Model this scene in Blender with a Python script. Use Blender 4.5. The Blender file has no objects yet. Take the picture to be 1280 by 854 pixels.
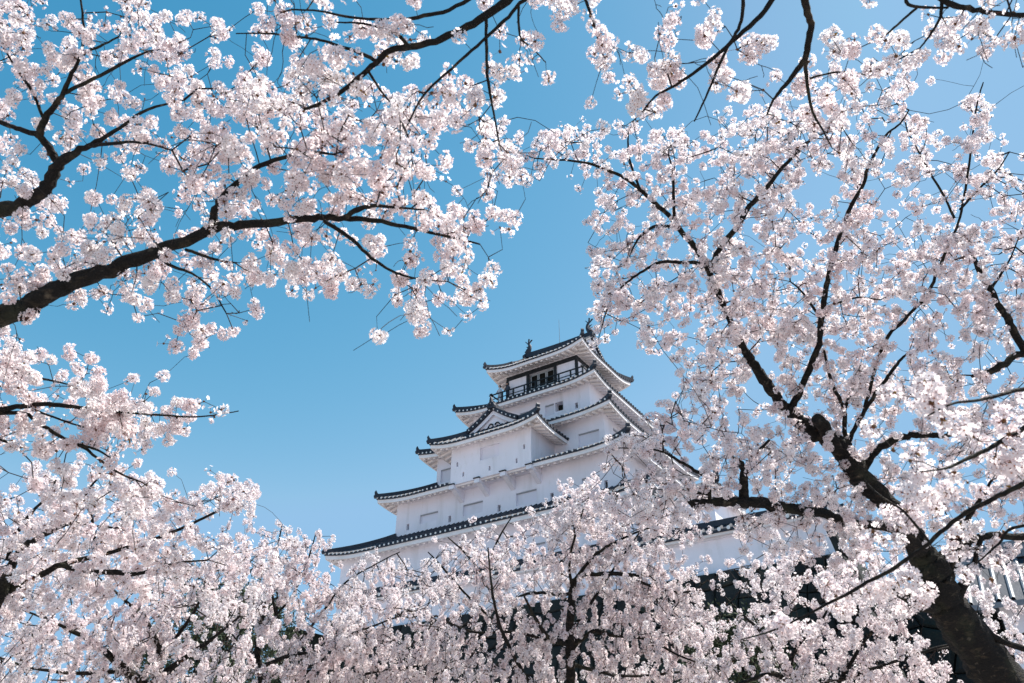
import bpy, math, random
import numpy as np
from mathutils import Vector

# ---------------------------------------------------------------- camera
FPX, PITCH, YAW = 968.13, 0.5708, -0.5807       # focal length in pixels of a 1280 wide frame
CAM = np.array([26.341, -47.105, 1.6])
FW = np.array([math.sin(YAW)*math.cos(PITCH), math.cos(YAW)*math.cos(PITCH), math.sin(PITCH)])
RT = np.array([math.cos(YAW), -math.sin(YAW), 0.0])
UP = np.cross(RT, FW)

scene = bpy.context.scene
COL = scene.collection
cd = bpy.data.cameras.new('camera'); cam = bpy.data.objects.new('camera', cd); COL.objects.link(cam)
from mathutils import Matrix
m = Matrix(((RT[0], UP[0], -FW[0]), (RT[1], UP[1], -FW[1]), (RT[2], UP[2], -FW[2])))
cam.matrix_world = Matrix.Translation(Vector(CAM)) @ m.to_4x4()
cd.sensor_width = 36.0; cd.lens = FPX/1280*36; cd.clip_start = 0.05; cd.clip_end = 6000
cd.dof.use_dof = True; cd.dof.focus_distance = 12.0; cd.dof.aperture_fstop = 5.0
scene.camera = cam

# ---------------------------------------------------------------- sky, sun, exposure
SUN_AZ, SUN_EL = math.radians(45), math.radians(57)      # azimuth from +Y towards +X
SKY_STRENGTH, SUN_STRENGTH, EXPOSURE = 0.095, 4.3, 1.13
SKY_TONE = ((2.6, 0.62), (1.0, 1.15), (0.75, 1.35))
w = bpy.data.worlds.new('World'); scene.world = w; w.use_nodes = True
nt = w.node_tree
bg = nt.nodes['Background']
sky = nt.nodes.new('ShaderNodeTexSky'); sky.sky_type = 'NISHITA'; sky.sun_disc = False
sky.sun_elevation = SUN_EL; sky.sun_rotation = SUN_AZ
sky.air_density = 1.0; sky.dust_density = 0.45; sky.ozone_density = 2.5; sky.altitude = 800
sep = nt.nodes.new('ShaderNodeSeparateColor'); comb = nt.nodes.new('ShaderNodeCombineColor')
nt.links.new(sky.outputs[0], sep.inputs[0]); nt.links.new(comb.outputs[0], bg.inputs[0])
for i, (pw_, k_) in enumerate(SKY_TONE):          # the clear deep cyan sky of the day
    pn = nt.nodes.new('ShaderNodeMath'); pn.operation = 'POWER'; pn.inputs[1].default_value = pw_
    mn = nt.nodes.new('ShaderNodeMath'); mn.operation = 'MULTIPLY'; mn.inputs[1].default_value = k_
    nt.links.new(sep.outputs[i], pn.inputs[0]); nt.links.new(pn.outputs[0], mn.inputs[0]); SKYN = globals().get('SKYN', []) + [mn]
lim = nt.nodes.new('ShaderNodeMath'); lim.operation = 'MULTIPLY'; lim.inputs[1].default_value = 0.53
mi_ = nt.nodes.new('ShaderNodeMath'); mi_.operation = 'MINIMUM'
nt.links.new(SKYN[1].outputs[0], lim.inputs[0]); nt.links.new(lim.outputs[0], mi_.inputs[0]); nt.links.new(SKYN[0].outputs[0], mi_.inputs[1])
for src, k_, cap_ in ((mi_, 0, 1.45), (SKYN[1], 1, 2.62), (SKYN[2], 2, 3.95)):
    cn = nt.nodes.new('ShaderNodeMath'); cn.operation = 'MINIMUM'; cn.inputs[1].default_value = cap_
    nt.links.new(src.outputs[0], cn.inputs[0]); nt.links.new(cn.outputs[0], comb.inputs[k_])
bg.inputs[1].default_value = SKY_STRENGTH
sd = bpy.data.lights.new('sun', 'SUN'); sd.energy = SUN_STRENGTH; sd.angle = math.radians(0.53); sd.color = (1.0, 0.95, 0.89)
sun = bpy.data.objects.new('sun', sd); COL.objects.link(sun)
sdir = Vector((math.sin(SUN_AZ)*math.cos(SUN_EL), math.cos(SUN_AZ)*math.cos(SUN_EL), math.sin(SUN_EL)))
sun.rotation_euler = sdir.to_track_quat('Z', 'Y').to_euler(); sun.location = (0, 0, 80)
vs = scene.view_settings
vs.view_transform = 'Standard'; vs.look = 'None'; vs.gamma = 1.0; vs.exposure = EXPOSURE; vs.use_curve_mapping = False
scene.cycles.max_bounces = 8; scene.cycles.diffuse_bounces = 6; scene.cycles.transmission_bounces = 6
scene.cycles.transparent_max_bounces = 4; scene.cycles.caustics_reflective = False; scene.cycles.caustics_refractive = False

# ---------------------------------------------------------------- helpers
rng = np.random.default_rng(7); random.seed(7)

def P(px, py, d):                      # a place seen at (px, py) of the 1280 x 854 photo, d metres away
    return CAM + d*(FW + RT*(px-640)/FPX + UP*(427-py)/FPX)
def on(px, py, ax, val):               # the same, on the plane coordinate[ax] == val
    r = FW + RT*(px-640)/FPX + UP*(427-py)/FPX
    return CAM + r*(val-CAM[ax])/r[ax]

def tag(o, label=None, cat=None, group=None, kind=None):
    if label: o['label'] = label
    if cat: o['category'] = cat
    if group: o['group'] = group
    if kind: o['kind'] = kind
    return o
def empty(name, loc, label, cat, group=None):
    o = bpy.data.objects.new(name, None); COL.objects.link(o); o.location = loc
    return tag(o, label, cat, group)

class MB:
    """collects polygons; build() links them as one mesh object"""
    def __init__(s): s.v = []; s.f = []; s.m = []
    def poly(s, pts, mi=0):
        i = len(s.v); s.v.extend([tuple(map(float, p)) for p in pts]); s.f.append(tuple(range(i, i+len(pts)))); s.m.append(mi)
    def grid(s, rows, mi=0, closed=False):
        i = len(s.v); n = len(rows[0])
        for r in rows: s.v.extend([tuple(map(float, p)) for p in r])
        for a in range(len(rows)-1):
            for b in range(n if closed else n-1):
                c = (b+1) % n
                s.f.append((i+a*n+b, i+a*n+c, i+(a+1)*n+c, i+(a+1)*n+b)); s.m.append(mi)
    def box(s, lo, hi, mi=0):
        x0, y0, z0 = lo; x1, y1, z1 = hi
        c = [(x0,y0,z0),(x1,y0,z0),(x1,y1,z0),(x0,y1,z0),(x0,y0,z1),(x1,y0,z1),(x1,y1,z1),(x0,y1,z1)]
        s.hexa(c, mi)
    def hexa(s, c, mi=0):
        i = len(s.v); s.v.extend([tuple(map(float, p)) for p in c])
        for q in ((0,3,2,1),(4,5,6,7),(0,1,5,4),(1,2,6,5),(2,3,7,6),(3,0,4,7)):
            s.f.append(tuple(i+k for k in q)); s.m.append(mi)
    def bar(s, a, b, w, h, mi=0, up=(0,0,1)):
        a = np.array(a, float); b = np.array(b, float); d = b-a; d /= np.linalg.norm(d)+1e-9
        sd_ = np.cross(d, up); sd_ /= np.linalg.norm(sd_)+1e-9; u = np.cross(sd_, d)
        c = []
        for p in (a, b):
            for (i, j) in ((-1,-1),(1,-1),(1,1),(-1,1)): c.append(p + sd_*w/2*i + u*h/2*j)
        s.hexa(c, mi)
    def tube(s, pts, rad, n=8, mi=0, cap=True, bump=0.0, rg=None):
        pts = np.array(pts, float); rad = np.array(rad, float); k = len(pts)
        t = np.gradient(pts, axis=0); t /= np.linalg.norm(t, axis=1)[:, None]+1e-9
        u = np.cross(t[0], [0.3, 0.2, 1.0]); u /= np.linalg.norm(u)+1e-9
        rows = []
        for i in range(k):
            u = u - t[i]*np.dot(u, t[i]); u /= np.linalg.norm(u)+1e-9; v_ = np.cross(t[i], u)
            a = np.arange(n)*2*math.pi/n
            r = rad[i]*(1 + (rg.normal(0, bump, n) if bump else 0))
            rows.append(pts[i] + (np.cos(a)*r)[:, None]*u + (np.sin(a)*r)[:, None]*v_)
        s.grid(rows, mi, closed=True)
        if cap: s.poly(rows[0][::-1], mi); s.poly(rows[-1], mi)
    def build(s, name, mats, parent=None, smooth=False):
        me = bpy.data.meshes.new(name); me.from_pydata(s.v, [], s.f)
        for mt in (mats if isinstance(mats, (list, tuple)) else [mats]): me.materials.append(mt)
        me.polygons.foreach_set('material_index', s.m)
        if smooth: me.polygons.foreach_set('use_smooth', [True]*len(s.f))
        me.update()
        o = bpy.data.objects.new(name, me); COL.objects.link(o)
        if parent is not None:
            o.parent = parent
            o.location = tuple(-c for c in world_of(parent))
        return o
def world_of(o):
    x = Vector((0, 0, 0))
    while o is not None: x += o.location; o = o.parent
    return x

# ---------------------------------------------------------------- materials
def new_mat(name, col, rough=0.8, noise=None, bump=None, spec=0.3, coord='Object'):
    mt = bpy.data.materials.new(name); mt.use_nodes = True; t = mt.node_tree; b = t.nodes['Principled BSDF']
    b.inputs['Base Color'].default_value = (*col, 1); b.inputs['Roughness'].default_value = rough
    b.inputs['Specular IOR Level'].default_value = spec
    tc = t.nodes.new('ShaderNodeTexCoord')
    def noise_node(scale, detail=4, stretch=(1,1,1)):
        mp = t.nodes.new('ShaderNodeMapping'); mp.inputs['Scale'].default_value = stretch
        t.links.new(tc.outputs[coord], mp.inputs[0])
        n = t.nodes.new('ShaderNodeTexNoise'); n.inputs['Scale'].default_value = scale; n.inputs['Detail'].default_value = detail
        t.links.new(mp.outputs[0], n.inputs['Vector']); return n
    if noise:
        for (col2, scale, lo, hi, fac, stretch) in noise:
            n = noise_node(scale, 5, stretch); r = t.nodes.new('ShaderNodeMapRange')
            r.inputs[1].default_value = lo; r.inputs[2].default_value = hi; r.inputs[3].default_value = 0; r.inputs[4].default_value = fac
            t.links.new(n.outputs[0], r.inputs[0])
            mx = t.nodes.new('ShaderNodeMix'); mx.data_type = 'RGBA'
            t.links.new(r.outputs[0], mx.inputs['Factor'])
            src = b.inputs['Base Color'].links[0].from_socket if b.inputs['Base Color'].links else None
            if src: t.links.new(src, mx.inputs['A'])
            else: mx.inputs['A'].default_value = (*col, 1)
            mx.inputs['B'].default_value = (*col2, 1)
            t.links.new(mx.outputs['Result'], b.inputs['Base Color'])
    if bump:
        n = noise_node(bump[0], 6, bump[2] if len(bump) > 2 else (1,1,1)); bp = t.nodes.new('ShaderNodeBump')
        bp.inputs['Strength'].default_value = 1; bp.inputs['Distance'].default_value = bump[1]
        t.links.new(n.outputs[0], bp.inputs['Height']); t.links.new(bp.outputs[0], b.inputs['Normal'])
    return mt
def petal_mat(name, col, col2, scale, trans=0.45):
    mt = bpy.data.materials.new(name); mt.use_nodes = True; t = mt.node_tree
    t.nodes.remove(t.nodes['Principled BSDF']); out = t.nodes['Material Output']
    tc = t.nodes.new('ShaderNodeTexCoord'); n = t.nodes.new('ShaderNodeTexNoise'); n.inputs['Scale'].default_value = scale
    n.inputs['Detail'].default_value = 3
    t.links.new(tc.outputs['Object'], n.inputs['Vector'])
    r = t.nodes.new('ShaderNodeMapRange'); r.inputs[1].default_value = .35; r.inputs[2].default_value = .65
    t.links.new(n.outputs[0], r.inputs[0])
    mx = t.nodes.new('ShaderNodeMix'); mx.data_type = 'RGBA'; mx.inputs['A'].default_value = (*col, 1); mx.inputs['B'].default_value = (*col2, 1)
    t.links.new(r.outputs[0], mx.inputs['Factor'])
    d = t.nodes.new('ShaderNodeBsdfDiffuse'); tr = t.nodes.new('ShaderNodeBsdfTranslucent'); ms = t.nodes.new('ShaderNodeMixShader')
    ms.inputs[0].default_value = trans
    t.links.new(mx.outputs['Result'], d.inputs[0]); t.links.new(mx.outputs['Result'], tr.inputs[0])
    t.links.new(d.outputs[0], ms.inputs[1]); t.links.new(tr.outputs[0], ms.inputs[2]); t.links.new(ms.outputs[0], out.inputs[0])
    return mt
M = {}
M['plaster'] = new_mat('plaster', (.87,.855,.92), .9, [((.70,.69,.72), .35, .45, .75, .6, (1,1,.35)), ((.50,.50,.50), 1.6, .55, .8, .5, (1,1,.12)), ((.62,.60,.58), 5, .6, .8, .4, (1,1,.3))], (9, .004))
M['soffit'] = new_mat('soffit_plaster', (.88,.84,.84), .9, [((.68,.64,.60), .8, .45, .7, .5, (1,1,1))], (12, .004))
M['tile'] = new_mat('roof_tile', (.020,.025,.038), .6, [((.045,.05,.066), 1.5, .4, .7, .6, (1,1,1))], (14, .01), .4)
M['cap'] = new_mat('tile_end_plaster', (.82,.81,.80), .85, [((.5,.5,.48), 3, .5, .8, .5, (1,1,1))])
M['grey_tile'] = new_mat('grey_tile', (.15,.165,.19), .45, [((.24,.26,.28), 1.4, .4, .7, .7, (1,1,1)), ((.10,.11,.12), 5, .55, .8, .5, (1,1,1))], (14, .01), .5)
M['wood'] = new_mat('dark_wood', (.018,.022,.026), .6, None, (10, .005))
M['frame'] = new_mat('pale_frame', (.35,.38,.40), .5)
M['shutter'] = new_mat('shutter_plaster', (.79,.775,.85), .9, [((.62,.62,.63), 1.2, .45, .75, .5, (1,1,.4))])
M['dark'] = new_mat('dark_interior', (.012,.012,.010), .9)
M['metal'] = new_mat('metal', (.2,.22,.24), .35)
M['stone'] = new_mat('dark_stone', (.016,.018,.018), .9, [((.035,.036,.034), 1.3, .42, .7, .8, (1,1,1)), ((.035,.05,.03), .6, .5, .75, .6, (1,1,1))], (6, .05))
M['ground'] = new_mat('ground', (.38,.33,.33), .95, [((.16,.17,.10), .25, .45, .65, .7, (1,1,1)), ((.32,.29,.25), 2.0, .5, .7, .5, (1,1,1))], (4, .03))
M['path'] = new_mat('gravel_path', (.40,.36,.36), .95, [((.24,.22,.20), 30, .4, .6, .8, (1,1,1))], (60, .01))
M['bark'] = new_mat('bark', (.012,.011,.010), .85, [((.060,.047,.032), 9, .55, .72, .8, (1,1,2.5)), ((.045,.050,.028), 3, .55, .75, .6, (1,1,1)), ((.16,.135,.10), 16, .63, .78, .7, (1,1,1))], (28, .03, (1,1,2.2)), .2)
M['twig'] = new_mat('twig_bark', (.024,.018,.016), .8, [((.06,.045,.038), 4, .5, .7, .7, (1,1,1))], None, .2)
M['petal'] = petal_mat('petal', (.90,.80,.805), (.91,.87,.865), 3.2, .56)
M['petal_far'] = petal_mat('petal_far', (.91,.815,.82), (.91,.87,.87), 1.6, .54)
M['calyx'] = new_mat('calyx', (.20,.055,.045), .7)
M['stamen'] = new_mat('stamen', (.45,.20,.12), .7)
M['bud'] = new_mat('bud_scale', (.13,.06,.022), .7)
M['leaf'] = new_mat('young_leaf', (.28,.17,.03), .6)
M['skin'] = new_mat('skin', (.5,.3,.22), .6)
M['shirt'] = new_mat('pale_jacket', (.5,.52,.56), .8)
M['coat'] = new_mat('dark_coat', (.04,.05,.07), .8)
M['needle'] = new_mat('evergreen', (.030,.045,.022), .8, [((.065,.075,.03), 1.5, .45, .65, .8, (1,1,1))])

# ---------------------------------------------------------------- ground
g = MB(); g.poly([(-3000,-3000,0),(3000,-3000,0),(3000,3000,0),(-3000,3000,0)]); tag(g.build('ground', M['ground']), kind='structure')
g = MB(); g.poly([(-40,-52,.004),(80,-52,.004),(80,-40,.004),(-40,-40,.004)]); tag(g.build('path', M['path']), kind='structure')

# ---------------------------------------------------------------- the keep
A = {1: 11.82, 2: 9.67, 3: 7.80, 4: 5.995, 5: 4.38}
B = {1: 11.57, 2: 9.43, 3: 7.56, 4: 5.75, 5: 4.13}
Z = {1: 17.23, 2: 21.34, 3: 24.96, 4: 28.64, 5: 32.60}
O = {1: .85, 2: 1.06, 3: 1.04, 4: 1.04, 5: 1.28}

class Skirt:
    """hipped roof skirt with a concave slope and corners that sweep up"""
    def __init__(s, cx, cy, A_, B_, z0, a, b, z1, lift=.45, Lc=3.2, wall=None):
        s.__dict__.update(cx=cx, cy=cy, A=A_, B=B_, z0=z0, a=a, b=b, z1=z1, lift=lift, Lc=Lc, wall=wall)
    def dims(s, side):
        return (s.A, s.a, s.B, s.b) if side in (0, 2) else (s.B, s.b, s.A, s.a)
    def lf(s, d, v): return s.lift*max(0., 1-d/s.Lc)**2.1*(1-v)**1.4
    def xyz(s, side, t, D, z):
        if side == 0: return (s.cx+t, s.cy-D, z)
        if side == 1: return (s.cx+D, s.cy+t, z)
        if side == 2: return (s.cx-t, s.cy+D, z)
        return (s.cx-D, s.cy-t, z)
    def pt(s, side, t, v, dz=0, out=0):
        Lo, Li, Do, Di = s.dims(side); L = Lo+(Li-Lo)*v
        z = s.z0+(s.z1-s.z0)*(.75*v+.25*v*v)+s.lf(L-abs(t), v)+dz
        return s.xyz(side, t, Do+(Di-Do)*v+out, z)
    def build(s, parent, sides=(0,1,2,3), ribs=.37, name='roof', tilemat='tile', capmat='cap', raft=True, rr=.068, fascia=.24):
        tile = MB(); eave = MB(); caps = MB(); caps2 = MB()
        U = np.sin(np.linspace(-1, 1, 33)*math.pi/2)
        for sd_ in sides:
            Lo, Li, Do, Di = s.dims(sd_)
            rows = [[s.pt(sd_, u*(Lo+(Li-Lo)*v), v) for u in U] for v in np.linspace(0, 1, 7)]
            tile.grid(rows)
            tile.grid([[s.pt(sd_, u*Lo, 0, -.11) for u in U], rows[0]])
            e1 = [s.pt(sd_, u*(Lo-.07), 0, -.11, -.07) for u in U]
            tile.grid([e1, [s.pt(sd_, u*Lo, 0, -.11) for u in U]])
            e2 = [s.pt(sd_, u*(Lo-.07), 0, -.11-fascia, -.07) for u in U]
            eave.grid([e2, e1])
            e3 = [s.pt(sd_, u*(Lo-.22), 0, -.11-fascia, -.22) for u in U]
            eave.grid([e3, e2])
            e4 = [s.pt(sd_, u*(Lo-.22), 0, -.11-fascia+.10, -.22) for u in U]
            eave.grid([e4, e3])
            Lw, Dw = (s.wall[0], s.wall[1]) if sd_ in (0, 2) else (s.wall[1], s.wall[0])
            Lw += .02; Dw -= .02
            eave.grid([[s.xyz(sd_, u*Lw, Dw, s.z0+.06) for u in U], e4])
            if raft:
                t = -Lo+.42
                while t < Lo-.40:
                    De = max(Dw, Do-.22-(Lo-.25-abs(t)) if abs(t) > Lw else Dw)
                    lz = s.lf(Lo-abs(t), 0); zo = s.z0+lz-.11-fascia+.02; run = Do-.22-Dw
                    zi = zo+(s.z0+.02-zo)*((Do-.22-De)/run)
                    if Do-.24-De > .12:
                        p0 = s.xyz(sd_, t, Do-.225, zo-.02); p1 = s.xyz(sd_, t, De, zi-.02)
                        eave.bar(p0, p1, .17, .15)
                    t += .46
            t = -Lo+.10
            while t < Lo-.05:
                vm = min(1., (Lo-abs(t))/(Lo-Li)) if Lo > Li else 1.
                if vm > .04:
                    rws = []
                    for v in np.linspace(0, vm, 5):
                        r_ = []
                        for k in range(5):
                            an = math.pi*k/4
                            q = np.array(s.pt(sd_, t, v, .0+rr*1.05*math.sin(an), .03 if v == 0 else 0))
                            e = np.array(s.xyz(sd_, 1, 0, 0))-np.array(s.xyz(sd_, 0, 0, 0))
                            r_.append(q+e*rr*math.cos(an))
                        rws.append(r_)
                    tile.grid(rws); 
                c = np.array(s.pt(sd_, t, 0, .0, .045)); e = np.array(s.xyz(sd_, 1, 0, 0))-np.array(s.xyz(sd_, 0, 0, 0))
                o_ = np.array(s.xyz(sd_, 0, 1, 0))-np.array(s.xyz(sd_, 0, 0, 0))
                ring = [c+e*rr*.92*math.cos(k*math.pi/4)+np.array([0,0,1])*rr*.98*math.sin(k*math.pi/4) for k in range(8)]
                cb = caps if sd_ in (0, 3) else caps2; cb.poly(ring); cb.grid([ring, [p-o_*.03 for p in ring]], closed=True)
                t += ribs
        ro = tile.build(name, M[tilemat], parent); eo = eave.build('eave', M['soffit'], ro); caps.build('tile_ends', M[capmat], ro)
        if caps2.f: caps2.build('tile_ends', M[tilemat], ro)
        # hip ridges with upturned end tiles
        for (a_, b_) in ((0, 1), (1, 2), (2, 3), (3, 0)):
            if a_ not in sides or b_ not in sides: continue
            hb = MB(); Lo, Li, Do, Di = s.dims(a_); pts = []
            for v in np.linspace(.0, 1, 9):
                L = Lo+(Li-Lo)*v; pts.append(np.array(s.pt(a_, L, v, .10)))
            for p0, p1 in zip(pts[:-1], pts[1:]): hb.bar(p0, p1+(p1-p0)*.03, .26, .30)
            dv = pts[0]-pts[1]; dv[2] = 0; dv /= np.linalg.norm(dv); sdv = np.array([-dv[1], dv[0], 0]); c = pts[0]+dv*.02
            prof = [(-.34,-.10),(.12,-.12),(.18,.02),(.10,.12),(.14,.30),(.05,.44),(-.03,.30),(-.09,.20),(-.34,.14)]
            f0 = [c+dv*x_+np.array([0,0,1])*y_+sdv*.11 for x_, y_ in prof]; f1 = [p-sdv*.22 for p in f0]
            hb.poly(f0); hb.poly(f1[::-1]); hb.grid([f0, f1], closed=True)
            hb.build('hip_ridge', M[tilemat], ro)
        return ro

def wall_grid(mb, x0, x1, z0, z1, y, holes, fn, depth=.10):
    """flat wall with real recesses; holes = (x0,x1,z0,z1,depth,mat); fn maps (x, z, inward) to a point"""
    xs = sorted({x0, x1, *[h[0] for h in holes], *[h[1] for h in holes]}); zs = sorted({z0, z1, *[h[2] for h in holes], *[h[3] for h in holes]})
    xs = [x for x in xs if x0 <= x <= x1]; zs = [z for z in zs if z0 <= z <= z1]
    for i in range(len(xs)-1):
        for j in range(len(zs)-1):
            cx_, cz_ = (xs[i]+xs[i+1])/2, (zs[j]+zs[j+1])/2
            if any(h[0] < cx_ < h[1] and h[2] < cz_ < h[3] for h in holes): continue
            mb.poly([fn(xs[i], zs[j], 0), fn(xs[i+1], zs[j], 0), fn(xs[i+1], zs[j+1], 0), fn(xs[i], zs[j+1], 0)])
    for h in holes:
        a, b, c, d, dp = h[:5]; c = max(c, z0); d = min(d, z1)
        q0 = [fn(a, c, 0), fn(b, c, 0), fn(b, d, 0), fn(a, d, 0)]; q1 = [fn(a, c, dp), fn(b, c, dp), fn(b, d, dp), fn(a, d, dp)]
        mb.grid([q0, q1], closed=True)

def hole(tl, br, y, dp=.15):
    a = on(tl[0], tl[1], 1, y); b = on(br[0], br[1], 1, y)
    return [a[0], b[0], b[2], a[2], dp]

def storey(parent, cx, cy, wx, wy, z0, z1, front_holes, sides=(0,1,2,3)):
    """plaster storey; the front has recessed shutters and loopholes"""
    wb = MB(); Y = cy-wy
    wall_grid(wb, cx-wx, cx+wx, z0, z1, Y, front_holes, lambda x, z, i: (x, Y+i, z))
    auto = []
    n = max(1, int(wy*2//4.2))
    for k in range(n):
        c = cy-wy+(k+.5)*2*wy/n; zc = z0+(z1-z0)*.55; auto.append([c-.85, c+.85, zc-.5, zc+.45, .15])
    X = cx+wx; wall_grid(wb, cy-wy, cy+wy, z0, z1, 0, auto, lambda x, z, i: (X-i, x, z))
    X2 = cx-wx; wall_grid(wb, cy-wy, cy+wy, z0, z1, 0, auto, lambda x, z, i: (X2+i, 2*cy-x, z))
    wb.poly([(cx+wx, cy+wy, z0), (cx-wx, cy+wy, z0), (cx-wx, cy+wy, z1), (cx+wx, cy+wy, z1)])
    wo = wb.build('wall', M['plaster'], parent)
    def shut(q, mat, name):
        s_ = MB(); s_.poly(q); c = np.mean(q, axis=0)
        if mat == 'shutter':
            e = [np.array(p) for p in q]
            nrm = np.cross(e[1]-e[0], e[3]-e[0]); nrm /= np.linalg.norm(nrm)+1e-9
            mid0 = (e[0]+e[1])/2; mid1 = (e[3]+e[2])/2
            s_.bar(mid0+nrm*.01, mid1+nrm*.01, .05, .05, 0)
            wd = s_.build(name, M[mat], wo); g_ = MB()
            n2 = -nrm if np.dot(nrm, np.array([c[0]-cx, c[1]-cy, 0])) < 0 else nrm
            g_.bar(e[3]+n2*.05-np.array([0,0,.03]), e[2]+n2*.05-np.array([0,0,.03]), .08, .05); g_.bar(e[0]+n2*.05+(e[1]-e[0])*.02, e[3]+n2*.05+(e[2]-e[3])*.02, .04, .04); g_.build('shade_bar', M['frame'], wd)  # grey bars along head and one jamb stand in for the recess shadow
            return
        s_.build(name, M[mat], wo)
    for h in front_holes:
        kind = h[5] if len(h) > 5 else 'shutter'
        q = [(h[0], Y+h[4], h[2]), (h[1], Y+h[4], h[2]), (h[1], Y+h[4], h[3]), (h[0], Y+h[4], h[3])]
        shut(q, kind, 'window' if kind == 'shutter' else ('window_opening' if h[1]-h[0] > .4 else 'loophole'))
    for a in auto:
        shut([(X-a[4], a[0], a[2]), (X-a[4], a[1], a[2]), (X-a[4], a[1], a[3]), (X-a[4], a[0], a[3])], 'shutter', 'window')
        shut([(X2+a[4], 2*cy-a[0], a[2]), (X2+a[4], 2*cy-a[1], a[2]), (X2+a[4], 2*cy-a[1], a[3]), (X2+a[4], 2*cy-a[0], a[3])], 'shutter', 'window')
    return wo
def loops(pts, y, w_=.11, hh=.22):
    out = []
    for (px, py) in pts:
        p = on(px, py, 1, y); out.append([p[0]-w_, p[0]+w_, p[2]-hh, p[2]+hh, .25, 'dark'])
    return out

keep = empty('castle_keep', (0, 0, 0), 'white plastered five storey castle keep with dark tiled roofs above the blossom', 'castle')
# stone footing of the keep
def stone_face(mb, x0, x1, z0, z1, fn, cell=.8, rg=None):
    nx = max(2, int((x1-x0)/cell)); nz = max(2, int((z1-z0)/(cell*.75)))
    gx = np.linspace(x0, x1, nx+1); gz = np.linspace(z0, z1, nz+1)
    J = rg.uniform(-.5, .5, (nz+1, nx+1, 2))*cell*.42; J[0] = 0; J[-1] = 0; J[:, 0] = 0; J[:, -1] = 0
    for j in range(nz):
        for i in range(nx):
            c = [(gx[i]+J[j, i, 0], gz[j]+J[j, i, 1]), (gx[i+1]+J[j, i+1, 0], gz[j]+J[j, i+1, 1]), (gx[i+1]+J[j+1, i+1, 0], gz[j+1]+J[j+1, i+1, 1]), (gx[i]+J[j+1, i, 0], gz[j+1]+J[j+1, i, 1])]
            c = np.array(c); m_ = c.mean(0); dp = rg.uniform(.06, .22)
            o_ = [fn(*(m_+(q-m_)*.995), -.12) for q in c]; k_ = [fn(*(m_+(q-m_)*.93), dp*.6) for q in c]; f_ = [fn(*(m_+(q-m_)*.72), dp) for q in c]
            mb.grid([o_, k_, f_], closed=True); mb.poly(f_)
rgs = np.random.default_rng(3)
sb = MB()
def bat(z, base=13.2, k=.22): return (base-z)*k
sb_top = 13.2
for sd_ in range(4):
    wx, wy = A[1]-O[1]+.1, B[1]-O[1]+.1
    L = wx if sd_ in (0, 2) else wy; D = wy if sd_ in (0, 2) else wx
    def fn(t, z, o_, L=L, D=D, sd_=sd_):
        e = bat(z); tt = t*(L+e)/L; dd = D+e+o_
        return {0: (tt, -dd, z), 1: (dd, tt, z), 2: (-tt, dd, z), 3: (-dd, -tt, z)}[sd_]
    stone_face(sb, -L, L, 0, sb_top, fn, 1.1, rgs)
sb.poly([(-wx-.2,-wy-.2,sb_top),(wx+.2,-wy-.2,sb_top),(wx+.2,wy+.2,sb_top),(-wx-.2,wy+.2,sb_top)])
sb.build('stone_base', M['stone'], keep)

FH = {}
y4 = -(B[4]-O[4]); y3 = -(B[3]-O[3]); y2 = -(B[2]-O[2]); y1 = -(B[1]-O[1]); yb = -9.5
FH[4] = [hole((693.8,504), (704,512.3), y4, .5)+['dark'], hole((681,507.5), (693,518), y4), hole((650,517), (664,527), y4)]+loops([(720.5,507)], y4)
FH[3] = [hole((722.7,543), (749.7,552.8), y3), hole((551.3,587.6), (566,600), y3)]
FH[2] = [hole((525,644), (547,650), y2), hole((579,631.5), (603.4,640), y2), hole((645,617), (671,627), y2), hole((727,598.5), (750,607), y2)]+loops([(562,649),(623.7,635.5),(690,620.5),(509.7,659),(757.5,605)], y2)
FH[1] = [hole((662,681), (682,693), y1), hole((576,699.5), (594,709), y1), hole((486,718), (504,726), y1)]+loops([(557.5,714.5),(527.5,720.5),(623,700),(706,684)], y1)
RZ = {1: Z[1]+.51*(A[1]-A[2]+O[2]), 2: Z[2]+.5*(A[2]-A[3]+O[3]), 3: Z[3]+.5*(A[3]-A[4]+O[4]), 4: Z[4]+.5*(A[4]-A[5]+O[5])}
zb = {1: 13.1, 2: RZ[1]-.25, 3: RZ[2]-.25, 4: RZ[3]-.25}
for k in (1, 2, 3, 4):
    storey(keep, 0, 0, A[k]-O[k], B[k]-O[k], zb[k], Z[k]-.04, FH[k])
for k in (1, 2, 3, 4):
    ins = (A[k+1]-O[k+1]-.05, B[k+1]-O[k+1]-.05)
    Skirt(0, 0, A[k], B[k], Z[k]-.12, ins[0], ins[1], RZ[k], lift=.34 if k < 4 else .42, Lc=3.4 if k < 4 else 2.8, wall=(A[k]-O[k], B[k]-O[k])).build(keep)
# a strip of ridge tiles where each skirt meets the wall above
def onigawara(mb, c, dv, sc=1., spike=1.):
    dv = np.array(dv, float); dv[2] = 0; dv /= np.linalg.norm(dv); s_ = np.array([-dv[1], dv[0], 0]); up = np.array([0,0,1])
    prof = [(-.42,-.30),(.42,-.30),(.5,0),(.38,.28),(.16,.42),(.1,.5+.35*spike),(0,.6+.5*spike),(-.1,.5+.35*spike),(-.16,.42),(-.38,.28),(-.5,0)]
    f0 = [np.array(c)+s_*x_*sc+up*z_*sc+dv*.12 for x_, z_ in prof]; f1 = [p-dv*.24 for p in f0]
    mb.poly(f0); mb.poly(f1[::-1]); mb.grid([f0, f1], closed=True)
    mb.tube([np.array(c)+up*.1*sc+dv*.1, np.array(c)+up*.1*sc+dv*.22], [.2*sc, .12*sc], 8)

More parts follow.
